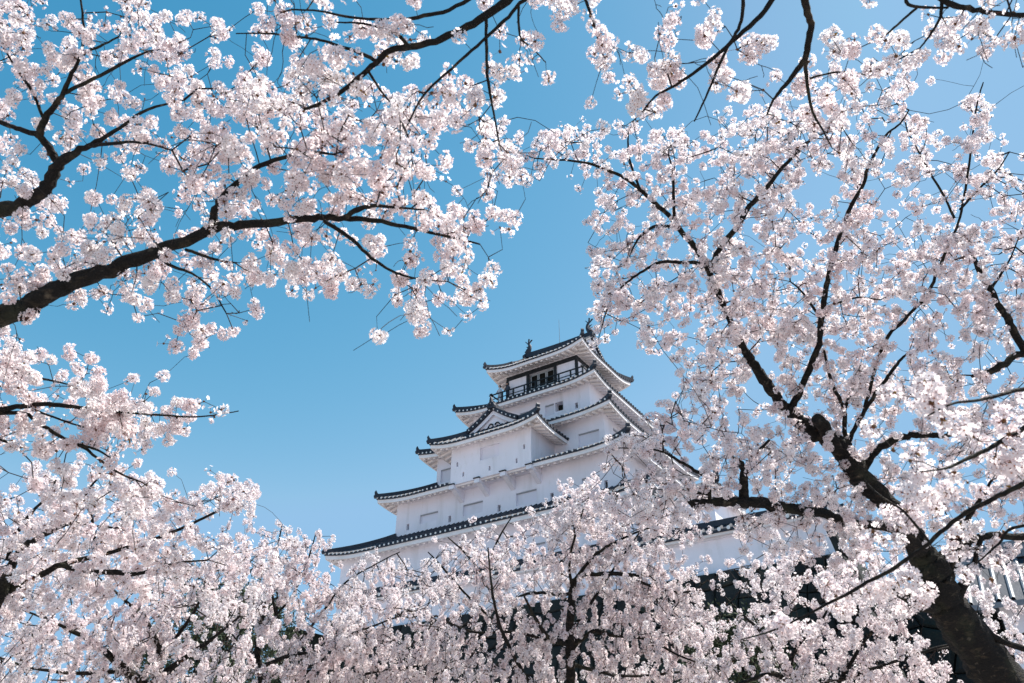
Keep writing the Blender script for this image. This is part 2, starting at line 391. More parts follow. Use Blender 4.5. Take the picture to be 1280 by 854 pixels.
def gable_top(parent, cx, cy, half, zbase, zr, l0, l1, axis, ends, wall_in=.42, name='gable_roof'):
    """upper gabled part of a hip-and-gable roof. axis 'x': ridge along x; ends = list of -1 / +1 visible gable ends"""
    def q(l, s_, z): return (l, cy+s_, z) if axis == 'x' else (cx+s_, l, z)
    prof = [(u*half, zr-(zr-zbase)*(1.22*u-.22*u*u)) for u in np.linspace(0, 1, 7)]
    tb = MB(); ls = np.linspace(l0, l1, 12)
    mid = (l0+l1)/2; hl = (l1-l0)/2
    def sag(l): return .10*((l-mid)/hl)**2
    for sg in (-1, 1):
        tb.grid([[q(l, sg*s_, z+sag(l)) for l in ls] for s_, z in prof])
        tb.grid([[q(l, sg*s_, z+sag(l)-.12) for l in ls] for s_, z in prof])
        for le in (l0, l1):
            tb.grid([[q(le, sg*s_, z+sag(le)) for s_, z in prof], [q(le, sg*s_, z+sag(le)-.12) for s_, z in prof]])
        l = l0+.06
        while l < l1:
            rws = []
            for s_, z in prof:
                r_ = []
                for k in range(4):
                    an = math.pi*k/3; r_.append(q(l+.07*math.cos(an), sg*s_, z+sag(l)+.075*math.sin(an)))
                rws.append(r_)
            tb.grid(rws); l += .42
    ro = tb.build(name, M['tile'], parent)
    ca = MB(); bd = MB(); gw = MB()
    for e in ends:
        le = l0 if e < 0 else l1; sgn = -1 if e < 0 else 1
        for sg in (-1, 1):
            # white tile ends running down the verge, dark verge ridge, plaster barge board
            for i in range(len(prof)-1):
                a = np.array(q(le-sgn*.1, sg*prof[i][0], prof[i][1]+sag(le)+.08)); b = np.array(q(le-sgn*.1, sg*prof[i+1][0], prof[i+1][1]+sag(le)+.08))
                tb2 = MB(); tb2.bar(a, b+(b-a)*.04, .26, .18); tb2.build('verge_ridge', M['tile'], ro)
                n = max(1, int(np.linalg.norm(b-a)/.22))
                for j in range(n):
                    c = a+(b-a)*(j+.5)/n+np.array([0,0,-.10])
                    ov = np.array(q(1, 0, 0))-np.array(q(0, 0, 0))
                    c0 = c+ov*sgn*.14; t_ = (b-a)/np.linalg.norm(b-a)
                    ring = [c0+t_*.05*math.cos(k*math.pi/3)+np.cross(t_, ov)*.05*math.sin(k*math.pi/3) for k in range(6)]
                    ca.poly(ring); ca.grid([ring, [p-ov*sgn*.1 for p in ring]], closed=True)
            top = [np.array(q(le-sgn*.16, sg*s_*.97, z+sag(le)-.125)) for s_, z in prof]; low = [p+np.array([0,0,-.30]) for p in top]
            ovv = (np.array(q(1,0,0))-np.array(q(0,0,0)))*sgn*.08
            bd.grid([top, low]); bd.grid([low, [p-ovv for p in low]]); bd.grid([[p-ovv for p in top], [p-ovv for p in low]])
        wl = le-sgn*wall_in
        pts = [q(wl, -s_*.97, z-.1) for s_, z in prof[::-1]]+[q(wl, s_*.97, z-.1) for s_, z in prof[1:]]
        gw.poly(pts+[q(wl, half*.97, zbase-.6), q(wl, -half*.97, zbase-.6)])
        # hanging pendant and its two scrolls
        gp = MB(); c = np.array(q(wl+sgn*.06, 0, zbase+.20)); ov = (np.array(q(1,0,0))-np.array(q(0,0,0)))*sgn; sv = np.array(q(0,1,0) if axis == 'x' else q(0,1,0))-np.array(q(0,0,0))
        for sg in (-1, 1):
            arc = [c+sv*sg*(.08+.42*u)+np.array([0,0,1])*(.17*math.sin(math.pi*min(1, u*1.05))-.08*u) for u in np.linspace(0, 1, 8)]
            gp.tube(arc, np.linspace(.06, .03, 8), 6)
        gp.build('gable_ornament', M['wood'], ro)
    ca.build('tile_ends', M['cap'], ro); bd.build('barge_board', M['plaster'], ro); gw.build('gable_wall', M['plaster'], parent)
    rb = MB()
    for i in range(len(ls)-1):
        a = np.array(q(ls[i], 0, zr+sag(ls[i])+.20)); b = np.array(q(ls[i+1], 0, zr+sag(ls[i+1])+.20)); rb.bar(a, b+(b-a)*.02, .34, .46)
    for e in ends:
        le = l0 if e < 0 else l1; sgn = -1 if e < 0 else 1
        onigawara(rb, q(le+sgn*.05, 0, zr+sag(le)+.12), np.array(q(sgn, 0, 0))-np.array(q(0, 0, 0)), .62, 1.1 if axis == 'y' else .1)
    rb.build('ridge', M['tile'], ro)
    return ro

# top roof: hip-and-gable, ridge along the front
Skirt(0, 0, A[5], B[5], Z[5]-.12, 3.0, 2.35, Z[5]+1.15, lift=.5, Lc=2.8, wall=(A[5]-O[5], B[5]-O[5])).build(keep)
gable_top(keep, 0, 0, 2.5, Z[5]+1.05, 35.45, -3.15, 3.15, 'x', (-1, 1), .5)
def fish(x, sg):
    """dolphin-like roof fish standing on its head, tail fins spread"""
    f = MB(); c = np.array([x, 0, 35.95]); pts = []; rad = []
    for u in np.linspace(0, 1, 9):
        pts.append(c+np.array([-sg*(.28*math.sin(u*2.6)-.10), 0, .05+1.0*u])); rad.append(.20*(1-u)**.6+.05)
    f.tube(pts, rad, 8)
    t = pts[-1]
    for (dx, dz) in ((.34, .20), (.06, .38), (-.30, .22)):
        q = [t+np.array([-.06,-.03,-.12]), t+np.array([.06,-.03,-.12]), t+np.array([dx+.07,-.01,dz]), t+np.array([dx-.05,-.01,dz+.06])]
        q2 = [p+np.array([0,.06,0]) for p in q]; f.poly(q); f.poly(q2[::-1]); f.grid([q, q2], closed=True)
    for zz, ln in ((.35, .26), (.6, .22)):
        for s2 in (-1, 1):
            b0 = c+np.array([0, 0, zz]); q = [b0, b0+np.array([0,0,.14]), b0+np.array([s2*ln, .02, .18])]; f.poly(q); f.poly([p+np.array([0,.05,0]) for p in q][::-1]); f.grid([q, [p+np.array([0,.05,0]) for p in q]], closed=True)
    f.build('roof_ornament', M['tile'], keep, smooth=False)
fish(-2.95, -1); fish(2.95, 1)
r = MB(); rp = on(699.5, 424, 1, 0.)
r.tube([(rp[0],0,35.6),(rp[0],0,36.6),(rp[0],0,38.3)], [.03,.02,.012], 6); r.build('lightning_rod', M['metal'], keep)

# top room with posts, lintel and window band, and the balcony around it
wx, wy = A[5]-O[5], B[5]-O[5]; z0, z1 = RZ[4]-.3, Z[5]+.1
xl = on(660,462,1,-wy)[0]; xr = on(694,450,1,-wy)[0]
rm = MB()
wall_grid(rm, -wx, wx, z0, z1, 0, [[xl, xr, z0+.3, 31.95, .3]], lambda x, z, i: (x, -wy+i, z))
wall_grid(rm, -wy, wy, z0, z1, 0, [[-1.1, 1.1, z0+.3, 31.95, .3]], lambda x, z, i: (wx-i, x, z))
wall_grid(rm, -wy, wy, z0, z1, 0, [[-1.1, 1.1, z0+.3, 31.95, .3]], lambda x, z, i: (-wx+i, -x, z))
rm.poly([(wx,wy,z0),(-wx,wy,z0),(-wx,wy,z1),(wx,wy,z1)])
ro5 = rm.build('wall', M['plaster'], keep)
for q in ([(xl,-wy+.3,z0),(xr,-wy+.3,z0),(xr,-wy+.3,31.95),(xl,-wy+.3,31.95)], [(wx-.3,-1.1,z0),(wx-.3,1.1,z0),(wx-.3,1.1,31.95),(wx-.3,-1.1,31.95)], [(-wx+.3,-1.1,z0),(-wx+.3,1.1,z0),(-wx+.3,1.1,31.95),(-wx+.3,-1.1,31.95)]):
    dk = MB(); dk.poly(q); dk.build('window_opening', M['dark'], ro5)
tm = MB()
for zc, hh in ((32.12, .34), (30.45, .16)):
    tm.box((-wx-.06,-wy-.07,zc-hh/2), (wx+.06,-wy-.003,zc+hh/2)); tm.box((wx+.003,-wy-.065,zc-hh/2+.003), (wx+.07,wy,zc+hh/2-.003)); tm.box((-wx-.07,-wy-.065,zc-hh/2+.003), (-wx-.003,wy,zc+hh/2-.003))
tm.build('beam', M['wood'], ro5)
for x_ in (-wx, xl, xr, wx):
    p_ = MB(); p_.box((x_-.11,-wy-.10,z0), (x_+.11,-wy+.04,31.94)); p_.build('post', M['wood'], ro5)
for y_ in (-1.1, 1.1, wy-.05):
    for sg in (-1, 1):
        p_ = MB(); p_.box((min(sg*wx-.04*sg, sg*wx+.10*sg), y_-.1, z0), (max(sg*wx-.04*sg, sg*wx+.10*sg), y_+.1, 31.94)); p_.build('post', M['wood'], ro5)
for i in range(3):
    a = xl+.15+(xr-xl-.3)*i/3; b = xl+.15+(xr-xl-.3)*(i+1)/3
    fr = MB(); yy = -wy+.10
    for (u0, u1, w0, w1) in ((a+.02, b-.02, 31.78, 31.86), (a+.02, b-.02, 30.62, 30.70), (a+.02, a+.10, 30.70, 31.78), (b-.10, b-.02, 30.70, 31.78)): fr.box((u0, yy, w0), (u1, yy+.05, w1))
    fr.build('window_frame', M['frame'], ro5)
bal = MB(); bx, by, bz = 4.02, 3.72, 29.72
bal.box((-bx-.12,-by-.12,bz-.14), (bx+.12,by+.12,bz)); bo = bal.build('balcony', M['wood'], keep)
ju = MB(); t = -bx
while t <= bx: ju.bar((t,-by-.2,bz-.22), (t,-wy,bz-.22), .12, .14); t += .67
t = -by
while t <= by: ju.bar((bx+.2,t,bz-.22), (wx,t,bz-.22), .12, .14); ju.bar((-bx-.2,t,bz-.22), (-wx,t,bz-.22), .12, .14); t += .67
ju.build('joists', M['wood'], bo)
ral = MB()
for zz, th in ((bz+.10, .07), (bz+.48, .05), (bz+.88, .08)):
    ex = .22 if zz > bz+.8 else .0
    ral.bar((-bx-ex,-by,zz), (bx+ex,-by,zz), th, th); ral.bar((bx,-by-ex,zz), (bx,by+ex,zz), th, th*.98); ral.bar((-bx,-by-ex,zz), (-bx,by+ex,zz), th, th*.98); ral.bar((-bx,by,zz), (bx,by,zz), th, th)
n = 9
for i in range(n):
    x_ = -bx+2*bx*i/(n-1)
    for y_ in (-by, by): ral.box((x_-.05,y_-.052,bz), (x_+.05,y_+.052,bz+(1.02 if i in (0, n-1) else .86)))
for i in range(1, 7):
    y_ = -by+2*by*i/7
    for x_ in (-bx, bx): ral.box((x_-.052,y_-.05,bz), (x_+.052,y_+.05,bz+.86))
ral.build('railing', M['wood'], bo)

# projecting bay on the third storey
BX0, BX1 = -3.17, 3.09
bay_w = MB(); bh = [hole((600.3,560.3), (624,569.4), yb)]+loops([(655,558.5),(645.6,576),(611.9,585.3),(579,593),(571.6,580.8)], yb, .07, .16)
wall_grid(bay_w, BX0, BX1, 20.98, 23.8, yb, bh, lambda x, z, i: (x, yb+i, z))
bay_w.poly([(BX1,yb,20.98),(BX1,-6,20.98),(BX1,-6,24.2),(BX1,yb,24.2)]); bay_w.poly([(BX0,yb,20.98),(BX0,-6,20.98),(BX0,-6,24.2),(BX0,yb,24.2)])
bay_w.poly([(BX0,yb,20.98),(BX1,yb,20.98),(BX1,-8.2,20.98),(BX0,-8.2,20.98)])
bay = bay_w.build('bay', M['plaster'], keep)
for h in bh:
    s_ = MB(); k = h[5] if len(h) > 5 else 'shutter'; s_.poly([(h[0], yb+h[4], h[2]), (h[1], yb+h[4], h[2]), (h[1], yb+h[4], h[3]), (h[0], yb+h[4], h[3])])
    s_.build('window' if k == 'shutter' else 'loophole', M[k], bay)
for x_ in (-3.0, -.98, 1.02, 2.95):
    c = MB(); c.box((x_-.19, yb-.10, 20.70), (x_+.19, -8.36, 20.975))
    q0 = [(x_-.16, yb+.15, 20.70), (x_-.16, -8.34, 20.70), (x_-.16, -8.34, 20.12)]; q1 = [(x_+.16, p[1], p[2]) for p in q0]
    c.poly(q0); c.poly(q1[::-1]); c.grid([q0, q1], closed=True); co = c.build('corbel', M['plaster'], bay)
    d = MB(); d.box((x_-.24, yb-.17, 20.98), (x_+.24, yb-.01, 21.04)); d.build('cover_plate', M['wood'], co)
Skirt(-.13, -6.4, 4.28, 4.0, 23.62, 1.85, 2.5, 24.72, lift=.38, Lc=2.6, wall=((BX1-BX0)/2, 3.1)).build(keep, sides=(0, 1, 3))
gable_top(keep, -.13, 0, 2.0, 24.60, 25.85, -9.25, -4.6, 'y', (-1,), .35)

# ---------------------------------------------------------------- rampart with its roofed wall
ramp = empty('stone_rampart', (12, -17, 0), 'dark rampart of rough fitted stones below the white roofed wall', 'rampart')
RY, RTOP, RX0 = -16.4, 10.62, -5.5
RX1 = on(1062, 690, 1, RY)[0]; LOWTOP = on(1120, 742, 1, -17.2)[2]
rb = MB(); stone_face(rb, RX0, RX1, 0, RTOP, lambda t, z, o_: (t, RY-(RTOP-z)*.28-o_, z), .85, rgs)
stone_face(rb, RY-2.9, 14, 0, RTOP, lambda t, z, o_: (RX0-(RTOP-z)*.2-o_, t, z), 1.1, rgs)
stone_face(rb, RY-2.9, 14, 0, RTOP, lambda t, z, o_: (RX1+(RTOP-z)*.2+o_, t, z), 1.1, rgs)
rb.build('stone_face', M['stone'], ramp)
lo = MB(); stone_face(lo, RX1, RX1+34, 0, LOWTOP, lambda t, z, o_: (t, -17.2-(LOWTOP-z)*.28-o_, z), .85, rgs); lo.build('lower_stone_face', M['stone'], ramp)
lt = MB(); lt.poly([(RX1+.6,-17.25,LOWTOP-.02),(RX1+34,-17.25,LOWTOP-.02),(RX1+34,14,LOWTOP-.02),(RX1+.6,14,LOWTOP-.02)]); lt.build('terrace', M['path'], ramp)
tt = MB(); tt.poly([(RX0,RY-.05,RTOP-.02),(RX1,RY-.05,RTOP-.02),(RX1,14,RTOP-.02),(RX0,14,RTOP-.02)]); tt.build('terrace', M['path'], ramp)
pw = empty('plaster_wall', (12, -16, RTOP), 'long white plastered wall with a small tiled roof along the rampart edge', 'wall')
WX0, WX1 = -4.5, RX1-.4
b_ = MB(); b_.box((WX0, -16.2, RTOP-.02), (WX1, -15.8, 12.22)); b_.box((WX0-.03, -16.26, RTOP-.02), (WX1+.03, -15.74, RTOP+.12)); b_.box((WX0-.02, -16.32, 12.02), (WX1+.02, -15.68, 12.14)); b_.build('wall', M['plaster'], pw)
ldx = (WX0+WX1)/2
wr = Skirt(ldx, -16.0, (WX1-WX0)/2+.3, .62, 12.28, (WX1-WX0)/2+.1, .06, 12.62, lift=.0, Lc=1, wall=((WX1-WX0)/2, .2)).build(pw, ribs=.40, raft=False, rr=.085, fascia=.10)
r_ = MB(); r_.box((WX0-.2,-16.13,12.60), (WX1+.2,-15.87,12.86)); r_.build('ridge', M['tile'], wr)

# small white turret behind the wall, its right side in the sun
tu_c = on(896, 655, 1, -12.5); tz0, tz1 = RTOP, on(896, 634, 1, -12.5)[2]+.9
tr = FW + RT*(923-640)/FPX + UP*(427-655)/FPX; kk = (tu_c[0]-CAM[0])/tr[0]; tyb = (CAM+tr*kk)[1]
tyb = min(max(tyb, -10.5), -6.0)
tu = empty('white_turret', (tu_c[0]-1.5, -12.5, tz0), 'small white turret peeping over the roofed wall, one side sunlit', 'turret')
t_ = MB(); txa = tu_c[0]-3.2; t_.box((txa, -12.5, tz0), (tu_c[0], tyb, tz1)); t_.build('wall', M['plaster'], tu)
Skirt((txa+tu_c[0])/2, (-12.5+tyb)/2, (tu_c[0]-txa)/2+.45, (tyb+12.5)/2+.45, tz1+.05, .9, .12, tz1+1.1, lift=.2, Lc=1.5, wall=((tu_c[0]-txa)/2, (tyb+12.5)/2)).build(tu)

# outbuilding with a ribbed grey tile roof at the right edge
e0 = P(1214, 757, 21); gate = empty('tiled_outbuilding', (e0[0]+3, e0[1]+2, 0), 'low outbuilding with a ribbed grey tile roof behind the big trunk', 'building')
gx0, gx1 = e0[0], e0[0]+7; gy0, gy1 = e0[1], e0[1]+6.0; gz = e0[2]
b_ = MB(); b_.box((gx0+.6, gy0+.7, 0), (gx1-.4, gy1-.7, gz+.1)); b_.build('wall', M['plaster'], gate)
rf = MB(); run = (gy1-gy0)/2; rise = run*.62
for sg, ye in ((-1, gy0), (1, gy1)):
    yc = (gy0+gy1)/2
    rf.grid([[(x_, ye, gz) for x_ in (gx0-.1, gx1)], [(x_, yc, gz+rise) for x_ in (gx0-.1, gx1)]], 1)
    rf.grid([[(x_, ye, gz-.14) for x_ in (gx0-.1, gx1)], [(x_, yc, gz+rise-.14) for x_ in (gx0-.1, gx1)]])
    rf.grid([[(x_, ye, gz) for x_ in (gx0-.1, gx1)], [(x_, ye, gz-.14) for x_ in (gx0-.1, gx1)]])
    x_ = gx0
    while x_ < gx1:
        rws = []
        for u in (0, .33, .66, 1):
            rws.append([(x_+.062*math.cos(math.pi*k/4), ye+(yc-ye)*u+(.02*sg if u == 0 else 0), gz+rise*u+.09*math.sin(math.pi*k/4)) for k in range(5)])
        rf.grid(rws); x_ += .34
rfo = rf.build('roof', [M['grey_tile'], M['tile']], gate)
r_ = MB(); r_.box((gx0-.15,(gy0+gy1)/2-.2,gz+rise-.05), (gx1+.05,(gy0+gy1)/2+.2,gz+rise+.45)); r_.build('ridge', M['grey_tile'], rfo)

# ---------------------------------------------------------------- two visitors on the balcony
def person(px, label, top, legs, hair, lean=0):
    b0 = on(px, 492, 1, -by+.32); x_ = max(-bx+.3, b0[0]); y_ = -by+.38
    me = bpy.data.meshes.new('person')
    J = [(0,0,.92),(0,0,1.12),(0,0,1.34),(0,-.01,1.48),(0,-.02,1.58),(0,-.02,1.70),
         (.17,0,1.40),(.24,-.06,1.15),(.16,-.28,1.02),(-.17,0,1.40),(-.24,-.06,1.15),(-.16,-.28,1.02),
         (.09,0,.88),(.10,0,.48),(.10,0,.08),(.10,-.14,.03),(-.09,0,.88),(-.10,0,.48),(-.10,0,.08),(-.10,-.14,.03)]
    E_ = [(0,1),(1,2),(2,3),(3,4),(4,5),(2,6),(6,7),(7,8),(2,9),(9,10),(10,11),(0,12),(12,13),(13,14),(14,15),(0,16),(16,17),(17,18),(18,19)]
    Rr = [.14,.14,.16,.055,.09,.095,.07,.05,.035,.07,.05,.035,.09,.065,.05,.04,.09,.065,.05,.04]
    me.from_pydata([(x_+a, y_+b, bz+c) for a, b, c in J], E_, []); o = bpy.data.objects.new('person', me); COL.objects.link(o)
    sk = o.modifiers.new('skin', 'SKIN'); me.skin_vertices[0].data[0].use_root = True
    for i, r2 in enumerate(Rr): me.skin_vertices[0].data[i].radius = (r2, r2*.8)
    o.modifiers.new('sub', 'SUBSURF').levels = 1; o.modifiers['sub'].render_levels = 1
    me.materials.append(M[top]); tag(o, label, 'person', 'visitors on the castle balcony')
    h = MB(); h.tube([(x_, y_+.03, bz+1.62), (x_, y_+.02, bz+1.72), (x_, y_+.0, bz+1.79), (x_, y_, bz+1.81)], [.105,.112,.08,.02], 10); ho = h.build('hair', M[hair], None); ho.parent = o
    f = MB(); f.tube([(x_, y_-.08, bz+1.60), (x_, y_-.105, bz+1.66), (x_, y_-.10, bz+1.71)], [.045,.065,.04], 8); fo = f.build('face', M['skin'], None); fo.parent = o
    return o
person(624, 'visitor in a pale jacket leaning at the left corner of the castle balcony', 'shirt', 'coat', 'dark')
person(634, 'visitor in a dark coat standing beside the one in a pale jacket', 'coat', 'coat', 'dark')

# ---------------------------------------------------------------- cherry trees
GRID = [[int(c) for c in r.replace(' ', '')] for r in '''8843344772000101 8826631115121531 3327882023248246 2000005400441147
9886772775478721 6824564723431751 5113873004664333 3000645416675735
5936764777875761 2156756664844520 4651587158887225 0016456858866958
8762755638777781 4544776765568655 7462288578676156 0056747878835716
2764265525575658 8667855533656778 8561057787643115 3068747888100000
3346465812873779 8988857267557755 4000017755166363 1568777763000100
6542484766777889 7997787688876776 0000157554472565 6577675631004310
2567655832253888 7988987788875577 0011667774304535 7888744756204510
6216766887757778 8766997877752278 6688755557886688 6778765566126830
7522687556567675 7687888687750588 7778766688874578 6788677633436623
5232443226745466 6876777877662378 8643466578635668 6688687557557732
6736632663777886 1756775777764002 2103156666651756 6641256545547754
2327567567667656 5474664487743150 0000055555564754 6630774246535665
6447565357137665 4566763356865726 2000042675555475 6763763553465433
8788776766476657 6656343417767654 0000062646366466 7555686657678753
4848487387534765 7542356856336342 0000067667666677 6544767665788555
2737577676245666 8766475617363626 0000057776767887 8767876665677766
4876741558766767 8352646735665665 0000067456757888 7657764657576666
7763567376455576 3616546175413751 0000187787278688 6666886765667767
8221003553555643 0014315145642510 0000087674554688 8876687664477766
8000001023156513 1000416456554000 0000185255567888 8877678655645755
7720100003244330 0000002211310000 0000040335668888 7877378765124644
8775720000000000 0000000000000000 0000000145577860 7665666762752544
8765742204200000 0000000000000000 0000000002667850 5577577568994554
8877857756410000 0000000000000000 0000000000265540 5468787688998786
4355448875757150 0000000000000000 0000000035847547 6656765689999887
2344587985385100 0000000000000000 0000000158875547 5656565667899877
3434555445420000 0000000000000000 0000005786484857 5554546664459879
4774246550000000 0000000000000000 0000045776437644 5532464455788889
5657467675420000 0000000000000000 0000113357758644 4643466887656677
7757677687153565 0000000000000000 0004660889868735 7687766776754566
8778788873577767 0000000000000000 0217899998874245 7545776677776777
6776677877763114 0100000000000200 2578889887871157 7766578877867766
7776767778765545 4744200000022556 3377788775421267 7764788867765566
7678888888788878 7876400200046777 6578777787511135 6576788767457777
8888887688878788 8877225764456777 6677677787751237 6766678877236766
8887887888778777 8887777874567677 5577777788752444 6676876677356322
7878787557678888 6657877666676666 4367766688860112 5666888875257323
6536654478886777 6677888655776644 5456767687885546 8775666556114456
6676455568765576 7646787644667635 7665567787784777 7877676654112677
7787777878785666 5667888878765655 8765456777676677 8878876765311477
6565456657876766 7667878888876656 5665577767787646 8887778876511267
6764456656666677 6778888888888877 5665567777887635 5887888887631136'''.split('\n')]
G = np.array(GRID, float)/10
def cover(px, py):
    """how much blossom the photograph shows around a place, 20 pixel cells, interpolated"""
    gx = np.clip(px/20-.5, 0, 63-1e-6); gy = np.clip(py/20-.5, 0, 42-1e-6)
    i = gx.astype(int); j = gy.astype(int); fx = gx-i; fy = gy-j
    i2 = np.minimum(i+1, 63); j2 = np.minimum(j+1, 42)
    return (G[j, i]*(1-fx)*(1-fy)+G[j, i2]*fx*(1-fy)+G[j2, i]*(1-fx)*fy+G[j2, i2]*fx*fy)
def inside(poly, px, py):
    c = np.zeros(len(px), bool); n = len(poly)
    for i in range(n):
        x0, y0 = poly[i]; x1, y1 = poly[(i+1) % n]
        if y0 == y1: continue
        c ^= ((y0 > py) != (y1 > py)) & (px < (x1-x0)*(py-y0)/(y1-y0)+x0)
    return c

def quad_mesh(name, V, F, MI, mats, parent, smooth=False):
    me = bpy.data.meshes.new(name); nf = len(F)
    me.vertices.add(len(V)); me.vertices.foreach_set('co', np.asarray(V, np.float32).ravel())
    me.loops.add(nf*4); me.loops.foreach_set('vertex_index', np.asarray(F, np.int32).ravel())
    me.polygons.add(nf); me.polygons.foreach_set('loop_start', np.arange(nf, dtype=np.int32)*4)
    me.polygons.foreach_set('loop_total', np.full(nf, 4, np.int32)); me.polygons.foreach_set('material_index', np.asarray(MI, np.int32))
    if smooth: me.polygons.foreach_set('use_smooth', np.ones(nf, bool))
    for m_ in mats: me.materials.append(m_)
    me.update(calc_edges=True)
    o = bpy.data.objects.new(name, me); COL.objects.link(o)
    if parent is not None: o.parent = parent; o.location = tuple(-c for c in world_of(parent))
    return o

def rot_to(n_, rg):
    n_ = np.asarray(n_, float); n_ /= np.linalg.norm(n_); a = rg.normal(size=3); a -= n_*a.dot(n_); a /= np.linalg.norm(a)
    return np.array([a, np.cross(n_, a), n_]).T          # columns x, y, z

def flower(level, rg):
    """one blossom facing +z, radius about 17 mm. level 2: notched petals, 1: plain petals, 0: a single cupped patch"""
    V = []; F = []; MI = []
    R_ = .0175*rg.uniform(.9, 1.12); cup = rg.uniform(.1, .75)
    if level == 0:
        r = R_*1.0; a0 = rg.uniform(0, 6.28)
        for k in range(4): V.append([r*math.cos(a0+k*1.5708)*rg.uniform(.75, 1.2), r*math.sin(a0+k*1.5708)*rg.uniform(.75, 1.2), rg.uniform(-.004, .006)])
        return np.array(V), np.array([[0,1,2,3]]), np.array([0])
    def pt(r, a, da): return [r*math.cos(a+da), r*math.sin(a+da), cup*r*r/R_+rg.uniform(-.0008, .0008)]
    a0 = rg.uniform(0, 6.28)
    for k in range(5):
        a = a0+k*2*math.pi/5+rg.uniform(-.08, .08); i = len(V); s_ = rg.uniform(.9, 1.05)*R_
        if level == 1:
            V += [pt(.08*s_, a, 0), pt(.78*s_, a, -.56), pt(s_, a, 0), pt(.78*s_, a, .56)]; F.append([i, i+1, i+2, i+3]); MI.append(0)
        else:
            V += [pt(.1*s_, a, 0), pt(.55*s_, a, -.62), pt(.97*s_, a, -.34), pt(.88*s_, a, 0), pt(.97*s_, a, .34), pt(.55*s_, a, .62)]
            F += [[i, i+1, i+2, i+3], [i, i+3, i+4, i+5]]; MI += [0, 0]
    i = len(V); r = .0030
    V += [[r, 0, .0015], [0, r, .0015], [-r, 0, .0015], [0, -r, .0015]]; F.append([i, i+1, i+2, i+3]); MI.append(2)
    i = len(V); r = .0032
    V += [[r, 0, -.0015], [0, r, -.0015], [-r, 0, -.0015], [0, -r, -.0015]]; F.append([i, i+1, i+2, i+3]); MI.append(1)
    return np.array(V), np.array(F), np.array(MI)

def cluster(level, n, rg, pedicel=True, leaf=False):
    """a ball of blossoms on short stalks, open towards -z where the twig comes in"""
    V = []; F = []; MI = []; off = 0; dirs = []
    ga = 2.39996; a0 = rg.uniform(0, 6.28)
    for k in range(n):
        z = 1-(k+.5)/n*rg.uniform(1.5, 1.7); z += rg.uniform(-.1, .1); z = max(-.85, min(1, z)); r = math.sqrt(max(0, 1-z*z)); a = a0+k*ga+rg.uniform(-.25, .25)
        dirs.append(np.array([r*math.cos(a), r*math.sin(a), z]))
    for d in dirs:
        L = rg.uniform(.024, .042); nrm = d+rg.normal(size=3)*.28; Rm = rot_to(nrm, rg)
        v, f, mi = flower(level, rg); v = v@Rm.T+d*L
        V.append(v); F.append(f+off); MI.append(mi); off += len(v)
        if pedicel:
            s_ = np.cross(d, rg.normal(size=3)); s_ /= np.linalg.norm(s_); w_ = .0009
            v = np.array([-s_*w_, s_*w_, d*L+s_*w_, d*L-s_*w_]); V.append(v); F.append(np.array([[0,1,2,3]])+off); MI.append(np.array([1])); off += 4
    if level > 0:
        r = .0048
        c = np.array([[-r,-r,-r],[r,-r,-r],[r,r,-r],[-r,r,-r],[-r,-r,r*1.4],[r,-r,r*1.4],[r,r,r*1.4],[-r,r,r*1.4]])*rg.uniform(.8, 1.2)
        V.append(c); F.append(np.array([[0,3,2,1],[4,5,6,7],[0,1,5,4],[1,2,6,5],[2,3,7,6],[3,0,4,7]])+off); MI.append(np.full(6, 3)); off += 8
    if leaf:
        for k in range(rg.integers(1, 3)):
            d = rg.normal(size=3); d /= np.linalg.norm(d); s_ = np.cross(d, rg.normal(size=3)); s_ /= np.linalg.norm(s_); l = rg.uniform(.02, .038)
            V.append(np.array([d*.004, d*l*.5+s_*l*.22, d*l, d*l*.5-s_*l*.22])); F.append(np.array([[0,1,2,3]])+off); MI.append(np.array([4])); off += 4
    return np.concatenate(V), np.concatenate(F), np.concatenate(MI)

def catmull(pts, sub=5):
    pts = np.array(pts, float); n = len(pts); out = []
    for i in range(n-1):
        p0 = pts[max(i-1, 0)]; p1 = pts[i]; p2 = pts[i+1]; p3 = pts[min(i+2, n-1)]
        for k in range(sub):
            t = k/sub
            out.append(.5*((2*p1)+(-p0+p2)*t+(2*p0-5*p1+4*p2-p3)*t*t+(-p0+3*p1-3*p2+p3)*t**3))
    out.append(pts[-1]); return np.array(out)

